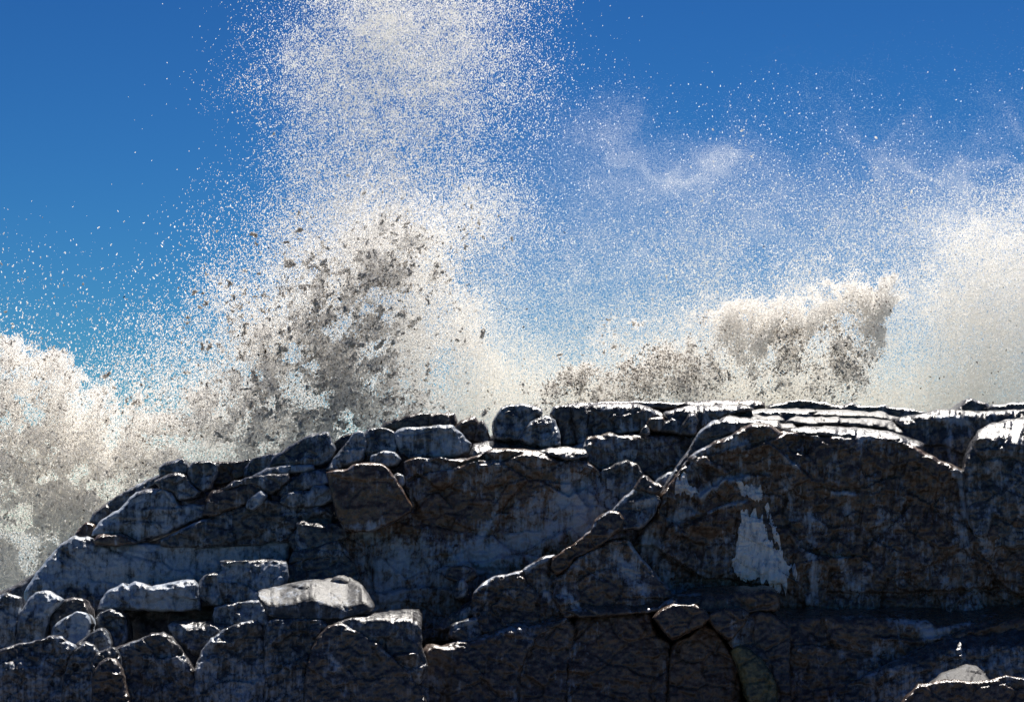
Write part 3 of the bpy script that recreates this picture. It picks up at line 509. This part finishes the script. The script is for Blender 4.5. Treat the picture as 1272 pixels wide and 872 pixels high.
boulder('lumpy dark front boulder with a crooked bright edge, second in the row', [(72, 920), (78, 840), (88, 812), (98, 802), (106, 795), (118, 800), (124, 812), (122, 840), (130, 920)], 36.35, group=FG, r=6, frost=.45, tone=.2, nA=5, fac=18)
boulder('small notched stone with a lit cap above the lowest stone of the row', [(112, 825), (118, 811), (130, 806), (140, 803), (148, 812), (151, 822), (146, 840), (120, 846)], 36.45, group=FG, r=4, frost=.2, tone=.2, fac=16)
boulder('lowest small stone of the front row, arched with a thin golden edge', [(112, 920), (114, 838), (124, 822), (134, 816), (144, 818), (151, 830), (160, 860), (165, 920)], 35.95, group=FG, r=6, frost=-.1, tone=.4, fac=16)
boulder('smooth dark whale-backed boulder with a bright streaked right flank', [(138, 920), (136, 815), (142, 804), (165, 796), (188, 786), (204, 784), (214, 790), (226, 806), (236, 822), (242, 830), (250, 860), (255, 920)], 36.45, group=FG, r=7, R=11, frost=.15, tone=.3,
        feats=[('step', [(208, 790), (216, 806), (232, 832)], -5, 20), ('crack', [(192, 800), (205, 815), (212, 812)], 3, 3)], fr=[([(208, 812), (228, 828)], 6, .7)])
boulder('broad grey front boulder with a sloping left shoulder', [(238, 920), (241, 832), (250, 808), (262, 792), (278, 781), (298, 773), (318, 770), (328, 776), (331, 800), (334, 860), (340, 920)], 36.45, group=FG, r=8, frost=.55, tone=.05, flute=2, feats=[('ledge', [(262, 796), (285, 796)], 4, 12), ('ledge', [(250, 815), (270, 812)], 3, 12)])
boulder('squarish front boulder with a crisp bright top right under the flat-topped boulder', [(326, 920), (328, 800), (326, 778), (336, 769), (345, 767), (375, 768), (400, 769), (409, 773), (408, 784), (396, 796), (390, 812), (384, 840), (380, 920)], 36.40, group=FG, r=6, frost=.45, tone=.15, flute=2)
boulder('dark triangular front boulder with a bright diagonal right edge', [(372, 920), (378, 840), (386, 806), (396, 788), (406, 777), (418, 773), (430, 775), (450, 786), (470, 798), (490, 815), (504, 829), (512, 838), (530, 870), (540, 920)], 36.15, group=FG, r=6, R=8, frost=.1, tone=.35, fac=44, fA=4,
        feats=[('crack', [(448, 788), (425, 806), (410, 822)], 2, 2)], fr=[([(412, 815), (418, 830)], 5, .9), ([(430, 776), (505, 830)], 2.5, .6)])  # the thin pale stroke paints sunlight down the right edge
boulder('angular block with a flat sunlit top and sharp vertical right corner', [(412, 774), (426, 768), (465, 761), (500, 757), (520, 757), (524, 761), (525, 800), (530, 822), (531, 838), (522, 850), (500, 850), (470, 835), (430, 810)], 36.50, group=FG, r=4, R=6, frost=.25, tone=.25, fac=40, fA=4, nA=2.5,
        lip=[(410, 776), (440, 768), (490, 768), (512, 770), (525, 780)], k=3.2, feats=[('step', [(512, 768), (520, 800), (527, 836)], -5, 30), ('bump', [(486, 775), (482, 790)], 4, 5), ('ledge', [(492, 812), (515, 812)], 7, 8)])
boulder('large flat-topped pale boulder resting on the front row, the brightest stone of the heap', [(320, 741), (320, 734), (327, 731), (345, 727), (370, 722), (400, 720), (413, 717), (421, 712), (429, 711), (437, 716), (450, 727), (457, 737), (466, 753), (462, 759), (446, 764), (420, 770), (380, 770), (340, 768), (331, 764), (326, 753)],
        36.95, group=FG, r=6, R=7, tv=.3, dry=.55, frost=.12, lipfrost=1, tone=.2, fac=60, fA=3.5, nA=1.6, joint=.2, lip=[(320, 742), (335, 752), (350, 749), (390, 742), (410, 750), (432, 752), (450, 746), (466, 758)], k=1.9, bevel=.5)

# --- ice sheets frozen on the right massif
def ice(label, poly):
    NR[0] += 1; sd = NR[0] * 5; q = rough_outline(poly, 1.6, 1.6, sd)
    q[:, 1] += 4.5 * vnoise(P2(q[:, 0], q[:, 1], 2.6, 40, sd), sd) + 2.5 * vnoise(P2(q[:, 0], q[:, 1], 1.3, 9, sd), sd + 2)
    u, v, bd, quads, be = grid_in(q, .8)
    d, _, _ = seg_dist(u, v, q, True)
    th = 1.2 + 1.6 * sm(d / 5.) + 1.8 * fbm(P2(u, v, 5, 22, sd), 4, sd)
    Yf = S_depth(u, v) - th * PX; P = world(u, v, Yf); B = world(u, v, S_depth(u, v) + 1.5 * PX); n = len(u)
    sides = np.stack([be[:, 1], be[:, 0], be[:, 0] + n, be[:, 1] + n], -1)
    o = mesh_obj('ice_sheet', np.concatenate([P, B]), [np.concatenate([quads, quads[:, ::-1] + n, sides])], ICE)
    o['label'] = label; o['category'] = 'ice'; o['group'] = 'white ice frozen on the dark cliff'
ice('tall ragged white ice sheet, the largest, hanging on the dark cliff face', [(919, 632), (922, 629), (926, 636), (929, 630), (933, 638), (937, 633), (941, 642), (944, 646), (947, 641), (947, 650), (950, 656), (953, 664), (957, 672), (962, 680), (965, 684), (972, 688), (976, 698), (984, 703),
     (988, 700), (991, 708), (990, 719), (986, 716), (983, 705), (979, 706), (980, 716), (977, 730), (974, 741), (971, 727), (968, 738), (964, 733), (961, 722), (957, 736), (953, 722), (947, 724), (940, 716), (936, 722), (929, 718), (924, 722), (916, 712), (910, 704), (909, 695), (914, 688), (913, 676), (918, 668), (917, 655), (921, 646)])
ice('narrow sliver of white ice standing off the right shoulder of the tall ice sheet', [(949, 632), (952, 627), (957, 628), (958, 638), (962, 648), (965, 660), (968, 672), (971, 684), (966, 680), (961, 668), (957, 652), (953, 642)])
ice('small curved white ice patch just above the tall ice sheet', [(914, 600), (920, 598), (926, 602), (934, 604), (940, 600), (946, 606), (948, 614), (943, 622), (934, 620), (924, 616), (917, 609)])
ice('small triangular white ice patch beside the bright ridge edge', [(838, 606), (842, 596), (850, 589), (853, 594), (860, 602), (869, 611), (856, 613), (848, 614), (838, 614)])


# ------------------------------------------------------------------ the sea and the shore under the camera
def simple_mat(name, col, rough, scale, dist, col2=None):
    m, t, bs, N, L = new_mat(name); tc = N('ShaderNodeTexCoord'); n = N('ShaderNodeTexNoise'); n.inputs['Scale'].default_value = scale; n.inputs['Detail'].default_value = 8
    L(tc.outputs['Object'], n.inputs['Vector']); r = N('ShaderNodeValToRGB'); r.color_ramp.elements[0].position = .4; r.color_ramp.elements[1].position = .65
    r.color_ramp.elements[0].color = col + (1,); r.color_ramp.elements[1].color = (col2 or col) + (1,); L(n.outputs[0], r.inputs[0]); L(r.outputs[0], bs.inputs['Base Color'])
    bs.inputs['Roughness'].default_value = rough; b = N('ShaderNodeBump'); b.inputs['Distance'].default_value = dist; L(n.outputs[0], b.inputs['Height']); L(b.outputs[0], bs.inputs['Normal']); return m
def sheet(name, x, y, fz, mat, label):
    gx, gy = np.meshgrid(x, y, indexing='ij'); z = fz(gx.ravel(), gy.ravel()); V = np.stack([gx.ravel(), gy.ravel(), z], -1)
    nx, ny = len(x), len(y); i = np.arange(nx * ny).reshape(nx, ny)
    q = np.stack([i[:-1, :-1].ravel(), i[1:, :-1].ravel(), i[1:, 1:].ravel(), i[:-1, 1:].ravel()], -1)
    o = mesh_obj(name, V, [q], mat, origin=np.zeros(3)); o['kind'] = 'structure'; o['label'] = label; return o
SHORE = simple_mat('shore_rock', (.05, .045, .042), .6, 2., .1, (.13, .11, .10))
SEA = simple_mat('sea_water', (.02, .06, .08), .12, .4, .5, (.35, .40, .42))
sheet('rocky_shore', np.linspace(-70, 70, 240), np.linspace(-25, 43, 120), lambda x, y: -1.75 - .058 * np.maximum(y, 0) + .25 * fbm(np.stack([x / 3, y / 3, x * 0], -1), 4, 9) - 2.5 * sm((y - 38) / 5), SHORE, 'dark rocky shore below the cliff')
e = np.concatenate([-np.geomspace(9000, 70, 14), np.linspace(-60, 60, 120), np.geomspace(70, 9000, 14)])
ey = np.concatenate([np.linspace(40, 120, 90), np.geomspace(130, 20000, 24)])
sheet('sea', e, ey, lambda x, y: -4.2 + (.35 * fbm(np.stack([x / 7, y / 4, x * 0], -1), 4, 31)) * (abs(x) < 65) * (y < 125), SEA, 'churning sea behind the headland')

# ------------------------------------------------------------------ spray
def spray_mat(name, col, tr, fac):
    m = bpy.data.materials.new(name); m.use_nodes = True; t = m.node_tree; t.nodes.clear()
    o = t.nodes.new('ShaderNodeOutputMaterial'); a = t.nodes.new('ShaderNodeBsdfDiffuse'); b = t.nodes.new('ShaderNodeBsdfTranslucent'); x = t.nodes.new('ShaderNodeMixShader')
    a.inputs[0].default_value = col + (1,); b.inputs[0].default_value = tr + (1,); x.inputs[0].default_value = fac
    t.links.new(a.outputs[0], x.inputs[1]); t.links.new(b.outputs[0], x.inputs[2]); t.links.new(x.outputs[0], o.inputs[0]); return m
DROP = spray_mat('water_droplets', (.95, .95, .95), (.99, .97, .94), .85)
SAND = spray_mat('sandy_droplets', (.94, .91, .86), (.98, .95, .89), .82)
FOAM = spray_mat('foam', (.80, .77, .74), (.86, .82, .76), .5)
WEED = spray_mat('weed_scraps', (.07, .04, .025), (.10, .05, .02), .1)
rng_ = np.random.default_rng(5)
CRU = np.array([-60, 36, 100, 165, 210, 265, 330, 405, 440, 490, 580, 640, 720, 950, 1140, 1340]); CRV = np.array([760, 722, 668, 618, 585, 580, 580, 548, 545, 528, 545, 515, 512, 510, 518, 512.])
gu, gv = np.meshgrid(np.arange(-70, 1344, 3.), np.arange(-60, 790, 3.), indexing='ij'); GU, GV = gu.ravel(), gv.ravel()
below = GV > np.interp(GU, CRU, CRV) + 22
def wn(sc, seed, octs=4, ridged=False, ax=1.0, shear=0., warp=0.):
    a, b = .82 * GU + .57 * GV + shear * GV, -.57 * GU + .82 * GV
    if warp: a, b = a + warp * wn(sc * 1.1, seed + 100, 3), b + warp * wn(sc * 1.1, seed + 200, 3)
    return fbm(P2(a, b, sc * ax, sc, seed), octs, seed, .55, ridged)
WU, WV = 22 * wn(70, 3), 22 * wn(70, 8)
U, Vv = GU + WU, GV + WV
I = np.interp
def gs(cu, cv, su, sv, rot=0.):
    c, s_ = math.cos(rot), math.sin(rot); a = (U - cu) * c + (Vv - cv) * s_; b = -(U - cu) * s_ + (Vv - cv) * c
    return np.exp(-.5 * (a / su) ** 2 - .5 * (b / sv) ** 2)
def sample(den, n):
    den = np.where(below, 0, np.maximum(den, 0)); c = np.cumsum(den); k = np.searchsorted(c, rng_.random(n) * c[-1])
    k = np.minimum(k, len(den) - 1); return GU[k] + rng_.random(n) * 3, GV[k] + rng_.random(n) * 3
def gn_group(mat):
    g = bpy.data.node_groups.new('droplet_points', 'GeometryNodeTree')
    g.interface.new_socket('Geometry', in_out='INPUT', socket_type='NodeSocketGeometry'); g.interface.new_socket('Geometry', in_out='OUTPUT', socket_type='NodeSocketGeometry')
    i, o = g.nodes.new('NodeGroupInput'), g.nodes.new('NodeGroupOutput'); m = g.nodes.new('GeometryNodeMeshToPoints'); r = g.nodes.new('GeometryNodeInputNamedAttribute'); r.data_type = 'FLOAT'; r.inputs[0].default_value = 'rad'
    c = g.nodes.new('FunctionNodeCompare'); c.data_type = 'FLOAT'; c.operation = 'GREATER_THAN'; c.inputs[1].default_value = 1e-5
    sm_ = g.nodes.new('GeometryNodeSetMaterial'); sm_.inputs['Material'].default_value = mat; j = g.nodes.new('GeometryNodeJoinGeometry'); L = g.links.new
    L(i.outputs[0], m.inputs['Mesh']); L(r.outputs[0], m.inputs['Radius']); L(r.outputs[0], c.inputs[0]); L(c.outputs[0], m.inputs['Selection'])
    L(m.outputs[0], sm_.inputs[0]); L(sm_.outputs[0], j.inputs[0]); L(i.outputs[0], j.inputs[0]); L(j.outputs[0], o.inputs[0]); return g
GN = {}
def ico(sub):
    import bmesh
    b = bmesh.new(); bmesh.ops.create_icosphere(b, subdivisions=sub, radius=1); v = np.array([x.co[:] for x in b.verts]); f = np.array([[y.index for y in x.verts] for x in b.faces]); b.free(); return v, f
ICO = {1: ico(1), 2: ico(2)}
def lumps(den, n, rmin, rmax, Y, dY, sub=1, chain=(1, 4), stretch=.5, dir_=None, power=2.5):
    """irregular blobs of foam: short bent strings of dented lumps"""
    u, v = sample(den, n); Yd = Y + dY * rng_.standard_normal(n); P = world(u, v, Yd); bv, bf = ICO[sub]; VV = []; FF = []; off = 0
    R = rmin + (rmax - rmin) * rng_.random(n) ** power
    cen = []; rad = []; ax = []
    for k in range(n):
        m = rng_.integers(chain[0], chain[1] + 1); p = P[k].copy(); d = rng_.standard_normal(3); d /= np.linalg.norm(d)
        if dir_ is not None: d = d * .6 + np.array(dir_)
        for j in range(m):
            rr = R[k] * (1 - .5 * j / m) * rng_.uniform(.6, 1.2); cen.append(p.copy()); rad.append(rr); ax.append(d / np.linalg.norm(d)); p = p + d * rr * 1.15; d = d + .8 * rng_.standard_normal(3); d /= np.linalg.norm(d)
    cen, rad, ax = np.array(cen), np.array(rad), np.array(ax); M = len(cen); nv = len(bv)
    X = bv[None] * (1 + .35 * rng_.standard_normal((M, nv, 1)).clip(-1.6, 1.6)); X = X + ax[:, None] * (X * ax[:, None]).sum(-1, keepdims=True) * stretch * rng_.random((M, 1, 1)) * 2
    X = X * rad[:, None, None] + cen[:, None]; Fc = bf[None] + (np.arange(M) * nv)[:, None, None]
    return X.reshape(-1, 3), Fc.reshape(-1, 3)
def plume(name, label, mat, layers, blobs, blob_mat=None, cat='sea spray'):
    pts = []; rad = []
    for den, n, r0, r1, Y, dY, elong in layers:
        u, v = sample(den, n); P = world(u, v, Y + dY * rng_.standard_normal(n)); r = (r0 + (r1 - r0) * rng_.random(n) ** 2)
        pts.append(P); rad.append(r)
        if elong:
            d = rng_.standard_normal((n, 3)) * .35 + np.array([.25, 0, 1.]); d /= np.linalg.norm(d, axis=1)[:, None]
            pts.append(P + d * r[:, None] * 1.2); rad.append(r * .8)
            h = rng_.random(n) < .5; pts.append(P[h] + d[h] * r[h, None] * 2.3); rad.append(r[h] * .6)
    P = np.concatenate(pts); r = np.concatenate(rad)
    VV, FF = [P], []; off = len(P)
    for b in blobs:
        x, f = b; VV.append(x); FF.append(f + off); off += len(x)
    V = np.concatenate(VV); me = bpy.data.meshes.new(name); me.vertices.add(len(V)); me.vertices.foreach_set('co', V.astype(np.float32).ravel())
    if FF:
        f = np.concatenate(FF).astype(np.int32); me.loops.add(f.size); me.loops.foreach_set('vertex_index', f.ravel()); me.polygons.add(len(f))
        me.polygons.foreach_set('loop_start', np.arange(len(f), dtype=np.int32) * 3); me.polygons.foreach_set('loop_total', np.full(len(f), 3, np.int32)); me.polygons.foreach_set('use_smooth', np.ones(len(f), bool))
    a = me.attributes.new('rad', 'FLOAT', 'POINT'); q = np.zeros(len(V), np.float32); q[:len(P)] = r; a.data.foreach_set('value', q)
    me.update(calc_edges=True); me.materials.append(blob_mat or mat)
    o = bpy.data.objects.new(name, me); COL.objects.link(o); o['kind'] = 'stuff'; o['label'] = label; o['category'] = cat
    if mat.name not in GN: GN[mat.name] = gn_group(mat)
    md = o.modifiers.new('droplets', 'NODES'); md.node_group = GN[mat.name]; return o

n1 = np.exp(.55 * wn(60, 21, 5)); n2 = np.exp(1.0 * wn(22, 33, 5, warp=8)); streaks = np.exp(.5 * wn(16, 51, 3, False, 1, .35))
rg = wn(30, 41, 4, True, warp=14); web = np.exp(1.9 * (rg - .1)); lace = sm((rg - .1) / .55) ** 2 + .03; rag = wn(20, 61, 4, warp=6)
# tall jet
Lf = I(GV, [-60, 36, 100, 200, 300, 400, 480], [345, 335, 310, 300, 300, 330, 380]); Rt = I(GV, [-60, 36, 200, 300, 400, 500], [690, 700, 725, 720, 640, 600])
cc = I(GV, [-60, 36, 100, 200, 260, 330, 420, 470], [510, 500, 505, 490, 462, 455, 530, 520]); va = I(GV, [-60, 36, 100, 180, 250, 300, 400, 450, 520], [1.5, 1.3, 1.0, .35, .6, 1.0, .9, 1.2, .9])
wid = I(GV, [-60, 100, 200, 300, 420, 470], [75, 85, 75, 60, 45, 55])
jet = (.40 * sm((U - Lf + 20) / 110) * sm((Rt - U) / 170) * I(GV, [-60, 400, 520], [1, 1, .6]) + .95 * np.exp(-.5 * ((U - cc) / wid) ** 2) * va) * n1 ** .4 * I(GV, [-60, 300, 390, 470], [1, 1, .45, .15])
halo = sm((U - Lf + 75) / 90) * sm((Rt + 60 - U) / 150)
# banks
T = I(GU, [-70, 36, 60, 100, 150, 200, 240, 280, 310, 340, 400, 470, 560], [390, 432, 442, 468, 492, 502, 490, 445, 405, 372, 360, 380, 470])
TT = T + 16 * rag
left = sm((GV - TT + 8) / 26) * sm((600 - U) / 160) * (.38 + .62 * sm((330 - U) / 160)); lefthalo = np.exp(-np.maximum(T - GV, 0) / 62.) * sm((430 - GU) / 60) * (.45 + .55 * sm((GU - 100) / 140)) * sm((GV - 225) / 90)
deep = sm((GV - T - 20) / 60) * sm((520 - GU) / 140)
burst = gs(420, 420, 62, 75, -.5) + .8 * gs(480, 345, 55, 42, -.6) + .8 * gs(350, 500, 95, 50) + .5 * gs(530, 320, 40, 22, -.7) + .5 * gs(380, 350, 30, 30)
glow = .6 * gs(270, 505, 75, 40) + 1.1 * gs(528, 440, 30, 48, .1) + .7 * gs(560, 480, 60, 28) + .8 * gs(500, 300, 60, 34, -.4) + .5 * gs(545, 380, 26, 50)
veil = sm((GU - 520) / 90) * (.10 + .9 * sm((Vv - 240) / 300) ** 1.5) * sm((Vv - 190) / 110) + .85 * np.exp(-((GV - 512) / 55.) ** 2) * sm((GU - 540) / 60) * sm((1400 - GU) / 200)
RT = I(GU, [560, 640, 700, 760, 820, 880, 920, 960, 1010, 1050, 1090, 1125, 1135], [500, 474, 442, 405, 385, 400, 384, 366, 360, 352, 364, 358, 378]) + 26 * rag
RR = I(GV, [340, 375, 410, 440, 470, 505], [1128, 1122, 1100, 1100, 1082, 1066]) + 9 * rag
rbm = sm((GV - RT + 6) / I(GU, [640, 860, 920], [60, 55, 18])) * sm((RR - GU) / 10) * sm((GU - 590) / 130) * I(GU, [640, 740, 860, 900, 930], [1.2, 1.9, 1.8, 1.1, .75])
rwhite = rbm * np.exp(-.5 * ((GV - RT - 20) / 17.) ** 2) * sm((GU - 860) / 70)
rb = rbm * (.25 + sm((GV - RT - 26) / 26)) * I(GV, [340, 430, 480, 515], [1, 1, .8, .35]) + .8 * rbm * np.exp(-.5 * ((GU - RR + 24) / 14.) ** 2)
far = sm((U - 1090) / 190) * np.exp(-.5 * ((Vv - 400) / 95.) ** 2) * .7 + 1.2 * gs(1262, 350, 50, 70) + .5 * gs(1200, 340, 45, 45) + .3 * gs(1180, 440, 60, 60)
far = far * sm((GV - 170) / 120)
wisp = (.55 * gs(795, 198, 62, 26, .2) + .5 * gs(760, 260, 40, 60) + .5 * gs(880, 215, 50, 16, -.25) + .4 * gs(1110, 210, 70, 45) + .4 * gs(980, 270, 150, 60) + .45 * gs(1250, 240, 80, 60)) * np.exp(.65 * wn(55, 71, 5, True, 1.6, warp=25)) 
dots = gs(860, 330, 70, 40) + .8 * gs(1060, 260, 70, 60) + .4 * gs(930, 200, 60, 60) + .6 * gs(1150, 290, 40, 40) + .12
dots = dots * sm((GU - 560) / 120) * sm((480 - GV) / 80) * sm((GV - 60) / 120)

plume('wave_jet', 'tall jet of fine white droplets shooting up out of the top of the picture', DROP,
      [(jet * streaks, 96000, .0045, .011, 47.8, .9, True), (jet ** 1.3 + .15 * halo, 80000, .003, .006, 48.2, 1., False), (halo * (.12 + jet * .3), 8000, .006, .013, 47.5, .9, True)],
      [lumps(halo * (GV < 420) * (.2 + jet), 900, .007, .013, 47.5, 1., 1, (1, 2))])
plume('wave_spray', 'thick bank of grey white froth thrown up against the left slope', DROP,
      [(left * web, 82000, .006, .015, 48.5, 1., True), (left * n1, 190000, .004, .009, 49.8, .8, False), (left * (lace + .1) * n2, 50000, .007, .015, 47.4, .5, True), (lefthalo, 9500, .008, .018, 48.5, 1., True), (lefthalo, 16000, .003, .007, 48.8, 1., False)],
      [lumps(left * lace * n2, 3600, .012, .032, 47.7, .5, 1, (2, 6), .6), lumps(left * n2, 6000, .007, .018, 47.9, .8, 1, (1, 3)), lumps(lefthalo * n2, 1300, .008, .02, 48, 1., 1, (1, 3))], FOAM)
plume('wave_burst', 'dark-speckled burst of torn foam at the foot of the tall jet', DROP,
      [(burst * lace * n2, 26000, .006, .015, 47.2, .5, True), (burst * web, 24000, .006, .015, 48.6, .6, True), (burst ** .7 * n1, 60000, .006, .012, 50.8, .5, True), (burst + glow, 34000, .004, .008, 50., .9, False), (glow * n1, 56000, .006, .0135, 50.5, .5, True)],
      [lumps(burst ** 1.4 * lace * n2, 1500, .014, .042, 47.5, .5, 2, (3, 8), .7, (.35, 0, .5), 1.8), lumps(burst * n2, 2600, .008, .024, 47.7, .6, 1, (1, 4), .6, (.3, 0, .5))], FOAM)
plume('sandy_veil', 'pale beige veil of fine spray standing above the crest on the right', SAND,
      [(veil * n1, 230000, .004, .010, 50, 1.3, True), (veil * n1 ** .5 + .12 * sm((GU - 540) / 80) * sm((GV - 200) / 120), 900000, .0022, .005, 51, 1.5, False)],
      [lumps(veil * veil, 1800, .009, .018, 49, 1., 1, (1, 2))])
plume('sandy_veil', 'warm grey sandy mist filling the air just beyond the left slope', SAND, [(left * (.1 + deep) * (.15 + sm((GV - 500) / 80)), 120000, .005, .010, 50.5, 1., False), (left * (.2 + deep) * lace, 40000, .006, .013, 48, .8, True)], [])
plume('low_burst', 'low ragged burst of brown and white foam right of centre with an upswept right end', DROP,
      [(rb * n2 * lace, 46000, .006, .013, 48.0, .5, True), (rwhite * n2, 30000, .007, .014, 47.4, .35, True), (np.exp(-np.maximum(RT - GV, 0) / 16.) * sm((GU - 800) / 120) * sm((RR + 12 - GU) / 16) * (GV < RT + 12), 5200, .006, .014, 47.6, .5, True), (rbm, 40000, .004, .007, 48.8, .8, False)],
      [lumps(rb * n2 * lace, 3200, .010, .028, 47.5, .4, 1, (2, 5), .6), lumps(rb * n2, 5500, .007, .020, 47.6, .5, 1, (1, 3), .4)], FOAM)
plume('far_plume', 'dense white plume of droplets rising at the right edge', DROP,
      [(far * streaks, 62000, .005, .012, 50.5, 1.2, True), (far, 120000, .003, .006, 51, 1.4, False)], [lumps(far, 500, .009, .018, 50, 1., 1, (1, 2))])
plume('drifting_mist', 'thin torn wisps of mist drifting across the blue sky on the right', DROP,
      [(wisp, 430000, .0015, .0030, 53, 1.5, False), (dots, 5200, .005, .013, 50, 1.5, True)], [lumps(dots ** 2, 260, .010, .024, 49.5, 1., 1, (1, 3))])
def debris(name, label, den, n, r0, r1, Y):
    x, f = lumps(den, n, r0, r1, Y, .6, 1, (1, 3), .9); o = mesh_obj(name, x, [f], WEED); o['kind'] = 'stuff'; o['label'] = label; o['category'] = 'debris'
debris('flying_debris', 'dark specks of weed and grit flying in the left and centre foam', (burst + .5 * left) * n2, 1500, .006, .018, 47.2)
debris('flying_debris', 'dark specks of weed and grit flying in the low foam burst on the right', (rb + .08 * veil) * n2, 2200, .006, .016, 47.)
